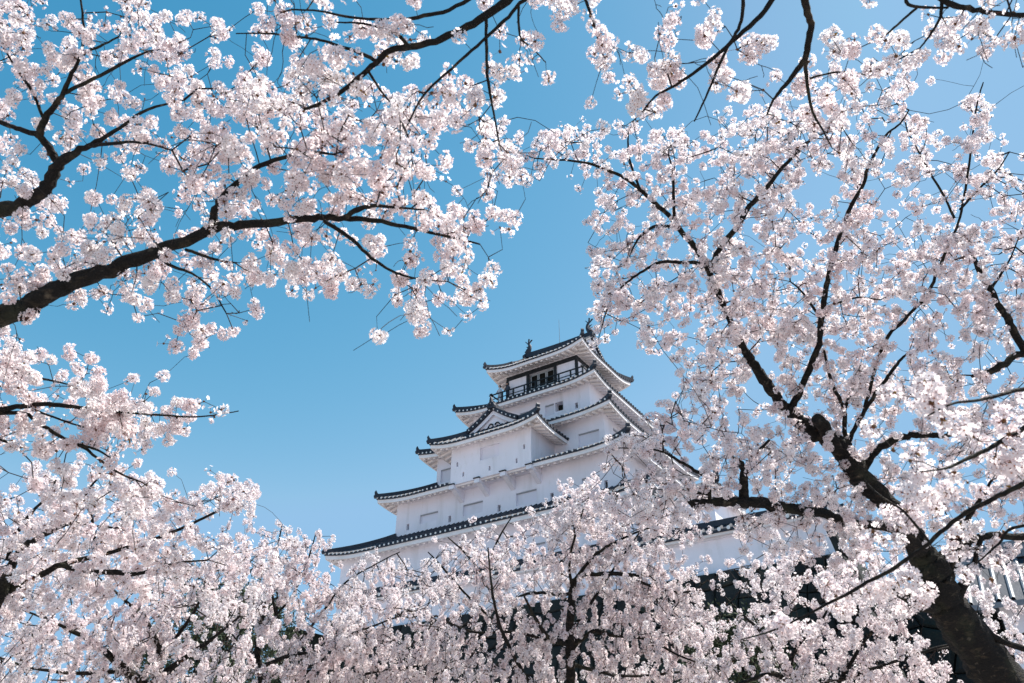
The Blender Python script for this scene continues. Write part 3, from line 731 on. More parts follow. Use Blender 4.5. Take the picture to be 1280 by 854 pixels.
class Tree:
    def __init__(s, name, base, label, depth, seed, spread, crown_r=.045, level=1, n_fl=11, rtip=.0015, step=.13, leafy=False, group='cherry trees in full bloom', mat='petal'):
        s.root = empty(name, base, label, 'cherry tree', group); s.base = np.array(base, float)
        s.rg = np.random.default_rng(seed); s.depth = depth; s.spread = spread; s.level = level; s.n_fl = n_fl
        s.rtip = rtip; s.step = step; s.leafy = leafy; s.mat = mat; s.scale = crown_r/.045
        s.nodes = []; s.nrad = []; s.par = []; s.px = []; s.pd = []; s.ntrunk = 0
    def _limb(s, world, rad, name, nodes=True, bump=.03, sides=9, sub=5):
        q = catmull(np.column_stack([world, rad]), sub); pts, r = q[:, :3], np.maximum(q[:, 3], .0012)
        k = len(pts); j = s.rg.normal(size=(k, 3))*np.minimum(r, .05)[:, None]*.16; j[0] = 0; pts = pts+j
        r = r*(1+s.rg.normal(size=k)*.035)
        mb = MB(); mb.tube(pts, r, sides if r.max() > .02 else 6, 0, True, bump, s.rg); mb.build(name, M['bark'], s.root, smooth=True)
        if nodes:
            for p_, r_ in zip(pts, r):
                s.nodes.append(p_); s.nrad.append(r_); s.par.append(-1)
                c = p_-CAM; z = c@FW; s.px.append((640+FPX*(c@RT)/z, 427-FPX*(c@UP)/z) if z > .3 else (-9999, -9999)); s.pd.append(z)
        return pts
    def limb(s, pix, name='bough', d=None, d1=None, pre=(), **k):
        """pix: (x, y, width px) along the branch; d, d1: distance at its start and end; pre: (world point, radius) ahead of it"""
        d = d or s.depth; d1 = d1 or d; n = len(pix); W_ = []; R_ = []
        for p_, r_ in pre: W_.append(np.array(p_, float)); R_.append(r_)
        for i, q in enumerate(pix):
            dd = d+(d1-d)*i/max(1, n-1); W_.append(P(q[0], q[1], dd)); R_.append(q[2]/2*dd/FPX)
        return s._limb(np.array(W_), np.array(R_), name, **k)
    def add_clusters(s, pxy, depths, big=1.0):
        pass
    def grow(s, targets, bare=0):
        """joins every blossom ball to the nearest wood with a thin curved twig"""
        rg = s.rg; N0 = len(s.nodes); T = len(targets)
        cap = N0+T*6+bare*5+10; X = np.empty((cap, 3)); X[:N0] = np.array(s.nodes); par = np.full(cap, -1); hop = np.zeros(cap); n = N0
        nt_ = np.zeros(cap, int)
        d0 = np.empty(T)
        for i0 in range(0, T, 400):
            d0[i0:i0+400] = np.sqrt(((targets[i0:i0+400, None, :]-X[None, :N0])**2).sum(-1)).min(1)
        order = np.argsort(d0+rg.normal(size=T)*.05); ends = []
        for ti in order:
            t = targets[ti]; dd = np.sqrt(((X[:n]-t)**2).sum(1)); j = int(np.argmin(dd+.18*hop[:n])); d = dd[j]
            k = int(min(5, max(1, round(d/s.step)))); p = j; a = X[j]; e = t-a
            off = rg.normal(size=3)*.13*d; off -= e*(off@e)/(d*d+1e-9); h0 = hop[j]
            if hop[j] > 0 and par[j] >= 0:
                back = X[j]-X[par[j]]; back /= np.linalg.norm(back)+1e-9; off += back*.22*d
            for m_ in range(1, k+1):
                u = m_/k; q = a+e*u+off*math.sin(math.pi*u)*.9+(rg.normal(size=3)*.012*d if m_ < k else 0)
                if m_ == k: q = t
                X[n] = q; par[n] = p; hop[n] = h0+d*u; p = n; n += 1
            ends.append((n-1, n-2 if k > 1 else j))
        tips = []
        for _ in range(bare):
            j = rg.integers(N0, n); d = rg.uniform(.06, .22)*(s.depth/6)**.3; dr = X[j]-X[par[j]]; dr /= np.linalg.norm(dr)+1e-9; dr = dr+rg.normal(size=3)*.5-np.array([0, 0, .25]); dr /= np.linalg.norm(dr)
            p = j; cv = rg.normal(size=3)*.3-np.array([0, 0, .2])
            tp = X[j]+dr*d+cv*d-CAM; tz = tp@FW
            if tz < .5 or cover(np.array([640+FPX*(tp@RT)/tz]), np.array([427-FPX*(tp@UP)/tz]))[0] < .22: continue
            for m_ in range(1, 6):
                if n >= cap: break
                X[n] = X[j]+dr*d*m_/5+cv*d*(m_/5)**2*1.6+rg.normal(size=3)*d*.025; par[n] = p; p = n; n += 1
        cnt = np.zeros(n)
        for i in range(n-1, N0-1, -1):
            if cnt[i] == 0: cnt[i] = 1
            if par[i] >= N0: cnt[par[i]] += cnt[i]
        idx = np.arange(N0, n); a = X[par[idx]]; b = X[idx]
        rb = s.rtip*np.maximum(cnt[idx], 1)**.40; pa = par[idx]; ra = np.where(pa >= N0, s.rtip*np.maximum(cnt[np.maximum(pa, 0)], 1)**.40, rb*1.1)
        ra = np.minimum(ra, rb*1.5)
        d = b-a; L = np.linalg.norm(d, axis=1); ok = L > 1e-5; a, b, d, L, ra, rb = a[ok], b[ok], d[ok], L[ok], ra[ok], rb[ok]; d /= L[:, None]
        u = np.cross(d, np.array([.31, .52, .8])); u /= np.linalg.norm(u, axis=1)[:, None]; v = np.cross(d, u)
        S = 4; V = np.empty((len(a), 2*S, 3))
        for k in range(S):
            c_, s_ = math.cos(k*2*math.pi/S), math.sin(k*2*math.pi/S); w_ = u*c_+v*s_
            V[:, k] = a-d*ra[:, None]*.4+w_*ra[:, None]; V[:, S+k] = b+d*rb[:, None]*.4+w_*rb[:, None]
        F = np.array([[k, (k+1) % S, S+(k+1) % S, S+k] for k in range(S)])
        FF = (F[None]+np.arange(len(a))[:, None, None]*2*S).reshape(-1, 4)
        quad_mesh('twigs', V.reshape(-1, 3), FF, np.zeros(len(FF), int), [M['twig']], s.root)
        # blossom balls
        dirs = np.array([X[e]-X[p_] for e, p_ in ends]); s.blossom(np.array([X[e] for e, _ in ends]), dirs)
    def blossom(s, pos, dirs, scale=None):
        rg = s.rg; K = 14; fr = [.12, .22, .38, .55, .7, .8, .85, .9, 1., 1., 1.1, 1.15, 1.25, 1.4]
        var = [cluster(s.level, max(2, int(s.n_fl*fr[k])), rg, s.level >= 1, (s.leafy and k % 2 == 0) or (s.level == 2 and k in (3, 9))) for k in range(K)]
        pick = rg.integers(0, K, len(pos)); VV = []; FF = []; MM = []; off = 0
        for k in range(K):
            v, f, mi = var[k]; I = np.nonzero(pick == k)[0]
            if not len(I): continue
            mats_ = np.empty((len(I), 3, 3))
            for q, i in enumerate(I): mats_[q] = rot_to(dirs[i]+rg.normal(size=3)*np.linalg.norm(dirs[i])*.5+1e-6, rg)
            sc = (rg.uniform(.80, 1.18, len(I))*s.scale)[:, None, None]
            W_ = np.einsum('nij,vj->nvi', mats_, v)*sc+pos[I][:, None, :]
            VV.append(W_.reshape(-1, 3)); FF.append((f[None]+np.arange(len(I))[:, None, None]*len(v)).reshape(-1, 4)+off); MM.append(np.tile(mi, len(I))); off += len(I)*len(v)
        quad_mesh('blossom', np.concatenate(VV), np.concatenate(FF), np.concatenate(MM), [M[s.mat], M['calyx'], M['stamen'], M['bud'], M['leaf']], s.root)

# ---- which tree carries the blossom seen where: polygons in photograph pixels with a weight
LAY = {
 'A': [([(-90,-40),(300,-40),(318,45),(370,85),(480,110),(560,110),(600,190),(660,235),(665,450),(480,452),(330,440),(150,432),(-90,425)], 1.)],
 'B': [([(318,-40),(725,-40),(725,120),(640,235),(600,225),(585,130),(480,112),(370,88),(318,45)], 1.), ([(690,-40),(990,-40),(975,110),(880,155),(770,170),(720,120)], 1.), ([(990,-40),(1370,-40),(1370,85),(1180,95),(1100,90),(1085,200),(1040,215),(960,150),(975,110)], .8), ([(318,80),(480,100),(560,110),(520,170),(420,160),(330,130)], .5)],
 'C': [([(-90,425),(330,425),(330,560),(250,640),(-90,640)], 1.), ([(-90,600),(200,600),(150,700),(-90,740)], .25)],
 'D': [([(640,235),(630,150),(760,160),(880,152),(975,108),(1070,88),(1370,88),(1370,700),(1230,715),(1130,680),(1050,720),(960,695),(860,665),(740,640),(735,545),(800,500),(735,440),(735,300)], 1.)],
 'E': [([(1140,470),(1370,450),(1370,700),(1180,760),(1000,800),(940,800),(1000,720),(1090,640),(1100,520)], .7)],
 'F': [([(495,640),(560,640),(640,590),(745,590),(880,640),(960,700),(965,890),(470,890),(520,770)], 1.)],
 'H': [([(900,655),(1080,690),(1370,690),(1370,890),(880,890)], .9)],
 'G': [([(-90,560),(250,600),(350,590),(360,660),(330,740),(-90,780)], 1.)],
 'J': [([(-90,690),(330,690),(330,890),(-90,890)], 1.)],
 'K': [([(290,650),(430,635),(440,680),(575,680),(610,760),(620,890),(230,890),(260,740)], 1.)],
}
rgl = np.random.default_rng(11)
def weights(px, py):
    W_ = {}
    for k, ps in LAY.items():
        w_ = np.zeros(len(px))
        for poly, wt in ps: w_ = np.maximum(w_, inside(poly, px, py)*wt)
        W_[k] = w_
    return W_
def vnoise(px, py, cell, seed):
    r_ = np.random.default_rng(seed).normal(size=(200, 200)); gx = px/cell+20; gy = py/cell+20; i = gx.astype(int); j = gy.astype(int); fx = gx-i; fy = gy-j
    return r_[j, i]*(1-fx)*(1-fy)+r_[j, i+1]*fx*(1-fy)+r_[j+1, i]*(1-fx)*fy+r_[j+1, i+1]*fx*fy
def targets_for(key, tree, dball, dens=1.3, solid=.62, dsd=None, dmin=None, thin=0.06, fam=.6, clump=.38, bias=.1, shoot=False):
    """places of the blossom balls of one tree"""
    x0, y0, x1, y1 = -85, -35, 1365, 888
    n = int((x1-x0)*(y1-y0)*.06); px = rgl.uniform(x0, x1, n); py = rgl.uniform(y0, y1, n)
    jx = px+rgl.normal(size=n)*14; jy = py+rgl.normal(size=n)*10
    W_ = weights(jx, jy); tot = sum(W_.values()); share = np.where(tot > 0, W_[key]/np.maximum(tot, 1e-6), 0)
    c = np.clip(cover(px, py)*1.06-thin, 0, .93); lam = -np.log(1-c)*share*dens
    D_px = dball*FPX/tree.depth; area = math.pi/4*D_px*D_px*solid
    raw = G[np.clip((py/20).astype(int), 0, 42), np.clip((px/20).astype(int), 0, 63)]
    lam = lam*np.where(raw < .05, .12, np.where(raw < .15, .6, 1.))
    nz = vnoise(px, py, max(9., D_px*1.1), 5+len(tree.px)); lam = lam*np.exp(clump*nz*1.5)/math.exp((clump*1.5*.62)**2/2)
    keep_ = rgl.uniform(size=n) < lam/area/.06/(1+fam)
    px, py = px[keep_], py[keep_]
    lp = np.array(tree.px); ld = np.array(tree.pd); out = []
    for x_, y_ in zip(px, py):
        d2 = (lp[:, 0]-x_)**2+(lp[:, 1]-y_)**2; j = np.argsort(d2)[:6]; w_ = 1/(d2[j]+200); base = (ld[j]*w_).sum()/w_.sum()
        far = min(1., math.sqrt(d2.min())/90)
        d = base+bias+rgl.normal()*(dsd or tree.spread)*(.35+.65*far); d = max(d, dmin or tree.depth*.6); p0 = P(x_, y_, d); out.append(p0)
        ax = rgl.normal(size=3); ax /= np.linalg.norm(ax); ax[2] *= .6
        if shoot:
            ax = np.array([rgl.normal()*.45, rgl.normal()*.45, 1.])*(1 if rgl.uniform() < .85 else -.6); ax /= np.linalg.norm(ax)
            for q in range(rgl.poisson(fam)): out.append(p0+ax*dball*.52*(q-1.5)+rgl.normal(size=3)*dball*.13)
            continue
        for q in range(rgl.poisson(fam)): out.append(p0+ax*dball*rgl.choice([-1, 1])*(.45+.55*q)+rgl.normal(size=3)*dball*.22)
    return np.array(out)
def ground_pt(px, py, d, dx=0, dy=0):
    p = P(px, py, d); return (p[0]+dx, p[1]+dy, 0.)

# ================================================================ tree A: big dark bough from the left
a_st = P(-60, 412, 4.7); a_hub = np.array([a_st[0], a_st[1], a_st[2]])+RT*-.7+np.array([0,0,-.9])
a_base = (a_hub[0]-RT[0]*.5, a_hub[1]-RT[1]*.5, 0)
tA = Tree('cherry_tree', a_base, 'cherry tree reaching in from the left with a thick dark bough under white pompom blossom', 4.4, 21, .40, crown_r=.043, level=2, n_fl=18, rtip=.0016, step=.11)
tA._limb(np.array([a_base, (a_hub+np.array(a_base))/2+RT*.1, a_hub, P(-110,300,4.8)+RT*-.1, P(-150,200,5)+np.array([0,0,.6])]), np.array([.26,.21,.17,.10,.06]), 'trunk', nodes=False, sides=14)
tA.limb([(-60,412,33),(0,396,28),(35,384,27),(60,366,24),(95,352,22),(150,333,18),(200,312,15.5),(250,294,13),(265,286,13),(300,282,11),(350,277,10),(400,272,9),(430,273,7),(470,276,6),(505,283,5),(560,296,3.4),(600,305,2)], d=4.7, d1=4.1, pre=[(a_hub, .16)])
tA.limb([(264,287,11),(270,262,9),(285,240,8),(305,222,7),(330,205,6),(360,196,5),(395,191,4),(420,194,2)], d=4.4, d1=4.2)
tA.limb([(430,272,7),(448,262,7),(470,257,5),(500,260,3),(530,262,2)], d=4.2, d1=4.0)
tA.limb([(405,276,5),(440,300,5),(470,327,4),(500,343,3),(530,350,2),(560,352,1.2)], d=4.2, d1=4.0)
tA.limb([(197,320,4),(215,333,4),(240,342,3),(265,362,2.6),(283,392,1.6)], d=4.45, d1=4.3)
tA.limb([(232,312,4),(255,320,4),(275,326,3),(296,329,2)], d=4.4, d1=4.3)
tA.limb([(-60,272,26),(0,262,20),(30,255,18),(60,232,16),(72,207,14),(95,190,9),(120,178,6),(150,160,4.5),(185,137,3.5),(230,125,2)], d=5.0, d1=4.6, pre=[(P(-110,300,4.8)+RT*-.1, .12)])
tA.limb([(70,203,11),(62,185,9),(50,170,9),(55,150,8),(68,132,7),(78,118,6),(90,92,5),(102,65,3.5),(104,25,3),(98,-15,2)], d=4.9, d1=4.6)
tA.limb([(52,171,8),(25,162,6),(0,153,6),(-60,140,5)], d=4.85, d1=4.9)
tA.limb([(79,117,5),(110,102,4.5),(150,81,4),(185,64,2.5)], d=4.75, d1=4.5)
tA.limb([(102,66,4),(125,58,3),(148,46,2)], d=4.65, d1=4.5)
tA.limb([(55,150,4),(40,115,3.5),(18,82,2.5),(5,60,1.5)], d=4.8, d1=4.6)
tA.limb([(110,182,6),(135,180,5),(175,178,3),(215,188,2)], d=4.75, d1=4.5)
tgt = targets_for('A', tA, .080, dens=1.02, fam=.35, clump=.22)
tA.grow(tgt, bare=320)

# ================================================================ tree B: overhead boughs from a tree behind the photographer
b_base = (CAM[0]-FW[0]*3.4+RT[0]*1.6, CAM[1]-FW[1]*3.4+RT[1]*1.6, 0)
tB = Tree('cherry_tree', b_base, 'cherry tree overhead whose bare dark boughs hang in from the top edge', 3.7, 22, .25, crown_r=.044, level=2, n_fl=18, rtip=.0016, step=.10)
bb = np.array(b_base); hub1 = P(650, -420, 2.9); hub2 = P(1060, -430, 2.9)
fork = np.array([bb[0], bb[1], 2.6])+np.array([FW[0], FW[1], 0])*.6
tB._limb(np.array([bb, bb+np.array([.05,0,1.2]), fork]), np.array([.24,.19,.17]), 'trunk', nodes=False, sides=14)
tB._limb(np.array([fork, (fork+hub1)/2+np.array([0,0,.7]), hub1, P(655,-180,3.3)]), np.array([.14,.09,.055,.03]), 'bough', nodes=False)
tB._limb(np.array([fork, (fork+hub2)/2+np.array([0,0,.7]), hub2, P(1030,-180,3.3)]), np.array([.13,.08,.05,.028]), 'bough', nodes=False)
h1 = P(655,-180,3.3); h2 = P(1030,-180,3.3)
tB.limb([(662,-40,13),(635,0,11),(600,25,10),(560,45,9),(520,58,8.5),(490,62,8),(470,78,7),(440,105,6),(410,125,5),(380,137,3)], d=3.6, d1=3.8, pre=[(h1,.03)])
tB.limb([(610,-30,6),(570,8,5),(530,20,5),(490,25,4),(440,22,3.2),(400,14,2.4),(365,12,2)], d=3.6, d1=3.8, pre=[(h1,.016)])
tB.limb([(668,-30,6),(645,10,5),(620,35,4.5),(590,63,4),(560,90,3.6),(530,118,3),(505,165,1.8)], d=3.5, d1=3.7, pre=[(h1,.014)])
tB.limb([(608,18,5),(608,60,4.4),(610,100,4),(617,140,3),(624,180,2.2)], d=3.6, d1=3.6)
tB.limb([(470,76,5),(450,66,4.5),(430,60,4),(400,50,3.4),(370,46,2.8),(335,42,2.4),(295,42,1.6)], d=3.65, d1=3.8)
tB.limb([(512,58,5),(490,40,4),(455,30,3),(420,28,2)], d=3.65, d1=3.7)
tB.limb([(460,88,3.6),(475,112,3),(488,128,2)], d=3.7, d1=3.7)
tB.limb([(715,-50,5),(732,0,4.4),(742,28,3.6),(750,60,2.6),(757,75,1.6)], d=3.6, d1=3.7, pre=[(h1,.014)])
tB.limb([(648,5,4),(650,45,3),(665,60,2),(682,78,1.6)], d=3.5, d1=3.6)
tB.limb([(985,-40,7),(970,-10,6.5),(950,20,6),(915,52,5.5),(880,82,4.5),(845,106,3.6),(820,120,2.8),(803,140,1.8)], d=3.5, d1=3.8, pre=[(h2,.018)])
tB.limb([(926,-40,5),(929,0,5),(925,32,4.6),(912,55,4),(898,85,3.6),(885,115,3),(868,152,1.8)], d=3.5, d1=3.7, pre=[(h2,.014)])
tB.limb([(1003,-40,11),(1007,5,9.5),(1013,30,8.5),(1010,55,8),(1007,72,7.5),(995,90,6.5),(980,108,5),(967,125,3.4),(958,145,2)], d=3.5, d1=3.8, pre=[(h2,.03)])
tB.limb([(1007,74,5.5),(1009,105,4.5),(1016,140,3.4),(1028,162,2.4),(1040,185,1.6)], d=3.6, d1=3.7)
tB.limb([(1012,98,3),(1035,92,2.6),(1060,90,2.2),(1082,94,1.5)], d=3.6, d1=3.6)
tB.limb([(1140,-45,7),(1175,-2,7.5),(1200,8,7.5),(1230,14,7),(1265,19,6.5),(1320,20,6),(1370,30,5)], d=3.5, d1=3.4, pre=[(h2,.02)])
tB.limb([(1177,-1,5),(1176,20,4),(1164,42,3.2),(1150,60,2)], d=3.5, d1=3.5)
tB.limb([(1120,-40,5),(1133,2,4.5),(1150,9,4),(1185,10,3)], d=3.5, d1=3.5, pre=[(h2,.012)])
tB.limb([(1148,8,3.4),(1125,28,3),(1105,45,2.4),(1085,55,1.6)], d=3.5, d1=3.6)
tgt = targets_for('B', tB, .084, dens=.75, dmin=2.9, fam=.25, clump=.3)
tB.grow(tgt, bare=170)

# ================================================================ tree C: boughs coming in low from the left
c_hub = P(-260, 560, 5.6); c_base = (c_hub[0]-.2, c_hub[1], 0)
tC = Tree('cherry_tree', c_base, 'cherry tree at the left edge with level blossom sprays pointing right into open sky', 5.6, 23, .45, crown_r=.046, level=2, n_fl=22, rtip=.0018, step=.12)
tC._limb(np.array([c_base, (c_hub+np.array(c_base))/2+RT*.12, c_hub, c_hub+np.array([0,0,1.2])-RT*.3]), np.array([.22,.18,.14,.06]), 'trunk', nodes=False, sides=14)
tC.limb([(-80,525,10),(0,512,7),(30,507,6.5),(55,505,6),(85,508,5),(115,511,4),(160,516,3),(200,519,2.6),(250,521,2),(298,514,1.3)], d=5.6, d1=5.2, pre=[(c_hub,.08)])
tC.limb([(-30,518,6),(5,516,5.5),(32,518,5),(50,530,5),(75,545,4.6),(105,560,4),(125,575,3.4),(150,592,2.8),(178,603,2)], d=5.6, d1=5.3)
tC.limb([(-80,440,6),(-20,452,4.6),(15,459,4),(40,470,3.4),(65,476,2.6),(88,481,1.6)], d=5.5, d1=5.4, pre=[(c_hub+np.array([0,0,.8]),.05)])
tC.limb([(100,556,3.6),(120,562,3),(138,572,1.8)], d=5.4, d1=5.3)
tC.limb([(-80,545,6),(-20,545,4.4),(10,553,3.6),(27,565,2)], d=5.7, d1=5.6, pre=[(c_hub-np.array([0,0,.2]),.05)])
tC.limb([(40,512,3),(85,528,2.4),(108,535,2)], d=5.5, d1=5.4)
tC.grow(targets_for('C', tC, .092, dens=1.55), bare=40)

# ================================================================ tree G: the near crown low at the left
g_base = ground_pt(-40, 1200, 8.5); g_hub = P(-30, 800, 8.3)
tG = Tree('cherry_tree', g_base, 'cherry tree low at the left edge, its dense crown below the level sprays', 8.2, 24, .8, crown_r=.052, level=1, n_fl=20, rtip=.0019, step=.15)
tG._limb(np.array([g_base, (np.array(g_base)+g_hub)/2+RT*.15, g_hub]), np.array([.24,.19,.14]), 'trunk', nodes=False, sides=12)
tG.limb([(-30,800,30),(0,740,16),(26,687,8),(50,672,7),(75,658,6),(90,654,5),(110,657,3.4),(150,660,2)], d=8.3, d1=8.0, pre=[])
tG.limb([(0,742,14),(40,725,9),(80,705,7),(140,690,5),(210,668,4),(270,640,3),(320,615,1.6)], d=8.4, d1=8.2)
tG.limb([(75,706,6),(110,715,6),(142,715,7),(170,718,5),(215,705,3),(260,700,2)], d=8.2, d1=8.0)
tG.limb([(10,700,7),(20,670,5),(40,640,4),(60,620,3),(70,600,2)], d=8.3, d1=8.3)
tG.limb([(120,690,4),(115,650,3.4),(108,618,3),(130,590,2)], d=8.2, d1=8.2)
tG.grow(targets_for('G', tG, .105, dens=1.7), bare=50)

# ================================================================ tree J: further away, bottom left
def fan_tree(key, pxb, pyb, depth, label, seed, spread, limbs, dball, dens, level=1, nfl=15, rtip=.0032, scale=.054, step=.22, bare=40, mat='petal_far', trunk_w=.2):
    base = ground_pt(pxb, 1500, depth)
    base = (P(pxb, pyb, depth)[0]+.2, P(pxb, pyb, depth)[1], 0)
    t = Tree('cherry_tree', base, label, depth, seed, spread, crown_r=scale, level=level, n_fl=nfl, rtip=rtip, step=step, mat=mat)
    top = P(pxb, pyb, depth)
    t._limb(np.array([base, (np.array(base)+top)/2+RT*.12, top]), np.array([trunk_w, trunk_w*.8, trunk_w*.6]), 'trunk', nodes=True, sides=12)
    for L in limbs: t.limb([(a, b, c*(.9 if key == 'F' else .8)) for a, b, c in L], d=depth, d1=depth+t.rg.normal()*.8)
    t.grow(targets_for(key, t, dball, dens=dens, bias=(.35 if key == 'F' else .1), clump=.42, thin=.02, fam=2.4, shoot=True), bare=bare)
    return t
fan_tree('J', 190, 860, 12.0, 'cherry tree at the bottom left, seen between the low left crown and the evergreens', 25, 1.1,
  [[(190,865,16),(150,830,11),(110,800,7),(60,775,4),(20,760,2)], [(192,860,14),(200,820,9),(185,780,6),(150,745,4),(120,720,2)],
   [(195,850,12),(235,820,8),(270,795,5),(300,770,3)], [(160,838,8),(100,842,6),(40,835,4),(0,822,3),(-60,800,2)], [(205,815,7),(240,770,5),(255,735,3),(260,705,2)]], .100, 1.7)
fan_tree('K', 330, 872, 15.0, 'cherry tree left of the keep whose top shoots stand up against the sky', 26, 1.3,
  [[(330,880,14),(327,850,11),(322,820,10),(325,790,7),(330,760,5),(335,720,4),(345,690,3),(352,660,2)], [(322,822,8),(300,800,6),(290,770,4),(285,740,3),(280,700,2)],
   [(325,835,8),(355,822,6),(385,815,5),(420,800,4),(460,785,3),(500,770,2)], [(340,740,4),(347,785,4),(346,755,3),(349,720,2)], [(360,820,5),(400,770,4),(430,730,3),(470,705,2),(500,690,1.5)],
   [(330,860,8),(400,855,6),(470,840,4),(540,830,3)], [(325,790,4),(365,745,3.4),(385,700,2.6),(395,665,1.6)]], .100, 1.7)
fan_tree('F', 712, 862, 15.5, 'cherry tree in front of the rampart below the middle of the keep', 27, 1.3,
  [[(712,862,15),(713,830,13),(712,800,12),(713,765,11),(716,735,9),(722,723,7),(745,718,6),(780,718,5.5),(813,720,3)], [(690,880,9),(668,862,6),(655,843,5.5),(640,815,5),(625,782,4.4),(617,750,3.6),(613,720,3),(610,685,2)],
   [(712,805,9),(690,800,7),(678,788,6),(665,765,4),(655,745,2.6)], [(716,740,5),(700,744,4.6),(680,741,4.4),(660,742,4),(640,750,2)], [(718,725,5),(735,703,4.4),(752,688,4),(785,670,3),(823,656,1.8)],
   [(713,812,8),(740,790,6),(770,795,5),(810,800,4),(850,820,3),(890,835,2)], [(716,740,5),(712,700,3.6),(722,660,2.6),(733,625,1.6)], [(780,718,4),(820,735,3.4),(860,740,2.6),(885,725,1.6)],
   [(625,782,3.6),(600,760,3.4),(575,735,3),(552,708,2.6),(535,690,1.6)], [(617,750,3.4),(600,715,3),(580,690,2.6),(560,672,1.6)], [(611,701,3),(625,670,2.4),(640,645,1.6)], [(713,790,5),(745,745,4),(775,700,3),(800,665,2)], [(690,800,5),(640,790,4),(590,790,3),(545,770,2)], [(712,830,6),(780,845,4),(850,840,3)]], .100, 1.7)
fan_tree('H', 985, 880, 12.0, 'cherry tree at the bottom right behind the leaning mossy trunk', 28, 1.1,
  [[(985,885,14),(980,850,10),(962,842,8),(940,850,6),(900,862,4)], [(983,860,9),(990,820,7),(1010,790,5),(1030,770,4),(1038,745,2)], [(984,870,9),(1050,850,7),(1110,830,5),(1170,810,4),(1220,800,2)],
   [(985,850,8),(960,800,6),(930,770,4),(905,745,2)], [(1050,850,6),(1090,790,5),(1130,760,3),(1180,740,2)], [(1170,812,5),(1235,800,5),(1290,790,4),(1340,770,2)]], .105, 1.5, nfl=16, rtip=.0022)

# ================================================================ tree D: the big tree on the right with the leaning mossy trunk
d0 = P(1290, 905, 8.2); d_base = (d0[0]+.9, d0[1]+.1, 0)
tD = Tree('cherry_tree', d_base, 'big old cherry tree on the right with a leaning mossy trunk and sawn-off limb', 8.6, 29, 1.0, crown_r=.048, level=1, n_fl=19, rtip=.0023, step=.16)
tD.limb([(1290,905,66),(1250,850,57),(1215,800,51),(1188,765,47),(1172,735,45),(1165,712,40),(1157,695,30),(1146,676,20),(1134,658,10)], 'trunk', d=8.2, d1=8.3, pre=[((d_base[0],d_base[1],-.1),.44)], sides=18, bump=.05)
tD.limb([(1166,725,34),(1150,690,30),(1133,655,26),(1112,632,23),(1090,612,26),(1072,592,27),(1056,566,26),(1036,549,23),(1010,535,19),(992,519,17),(984,510,14)], d=8.3, d1=8.7, sides=14, bump=.05)
tD.limb([(1056,574,17),(1040,552,17),(1026,530,16),(1021,524,15)], d=8.55, d1=8.3, nodes=False, sides=12, bump=.05)
tD.limb([(985,513,13),(971,498,14),(955,475,13),(940,452,12),(925,428,9),(913,402,8),(903,380,8),(893,355,8),(880,325,8),(866,305,7.5),(850,287,7),(838,272,6),(820,255,5.5),(800,237,5),(785,225,4.5),(760,213,3.6),(730,203,3),(700,200,2.4),(668,198,1.6)], d=8.7, d1=8.4)
tD.limb([(890,340,8),(893,323,7),(905,303,7),(920,286,7),(937,259,6.5),(960,232,5.5),(985,202,4.6),(1018,171,2.6)], d=8.7, d1=8.3)
tD.limb([(843,278,4.6),(842,250,4),(841,215,3),(836,195,2)], d=8.4, d1=8.3)
tD.limb([(800,237,3.4),(787,200,3),(785,165,2)], d=8.4, d1=8.3)
tD.limb([(841,284,5),(820,283,4),(805,291,3.4),(795,303,2.6),(787,320,1.6)], d=8.4, d1=8.1)
tD.limb([(876,328,5),(850,328,4.4),(825,328,4),(800,342,3.2),(780,356,2.4),(765,372,1.6)], d=8.5, d1=8.1)
tD.limb([(765,370,2),(757,392,1.8),(752,410,1.4)], d=8.1, d1=8.0)
tD.limb([(987,514,9),(996,497,9),(1010,465,8),(1022,430,7.5),(1028,392,7),(1033,357,6.6),(1041,325,6),(1051,290,5),(1063,260,5),(1078,232,4.6),(1087,205,4),(1107,170,3),(1125,155,2.4),(1136,138,1.6)], d=8.7, d1=8.2)
tD.limb([(1026,400,4),(1012,378,3.4),(1000,362,2.6),(988,352,1.6)], d=8.6, d1=8.4)
tD.limb([(1030,385,4),(1050,378,3),(1075,372,2),(1100,375,1.4)], d=8.6, d1=8.9)
tD.limb([(1060,560,6.5),(1056,540,6),(1055,512,5.5),(1045,490,4.6),(1036,465,4),(1030,438,2.6)], d=8.6, d1=8.5)
tD.limb([(1056,512,4.4),(1063,492,4),(1075,470,2.6)], d=8.55, d1=8.4)
tD.limb([(1060,555,6),(1070,532,5.5),(1083,510,5),(1095,492,5),(1110,470,4.4),(1124,452,3.6),(1136,440,2.4)], d=8.6, d1=8.3)
tD.limb([(1080,515,4),(1092,470,4),(1107,426,4),(1130,400,4),(1157,371,4),(1172,340,3.6),(1185,308,3.2),(1198,278,3),(1205,245,2.8),(1212,200,2.6),(1220,137,2),(1229,103,1.4)], d=8.6, d1=8.8)
tD.limb([(1193,273,3.4),(1180,245,3),(1162,215,2.6),(1141,175,1.6)], d=8.7, d1=8.7)
tD.limb([(1200,262,3),(1225,235,2.6),(1245,215,2),(1262,190,1.4)], d=8.7, d1=8.9)
tD.limb([(1160,725,30),(1180,700,20),(1205,680,11),(1238,669,9),(1285,670,9),(1325,645,9),(1345,560,9),(1320,480,10),(1282,440,10),(1263,405,9),(1250,385,8),(1238,362,7.5),(1225,340,6.5),(1214,313,4)], d=8.2, d1=8.8)
tD.limb([(1310,455,8),(1277,442,8.5),(1255,455,8.5),(1232,467,8),(1215,470,4)], d=8.6, d1=8.4)
tD.limb([(1238,362,4),(1250,345,3),(1262,325,2),(1272,300,1.4)], d=8.8, d1=8.8)
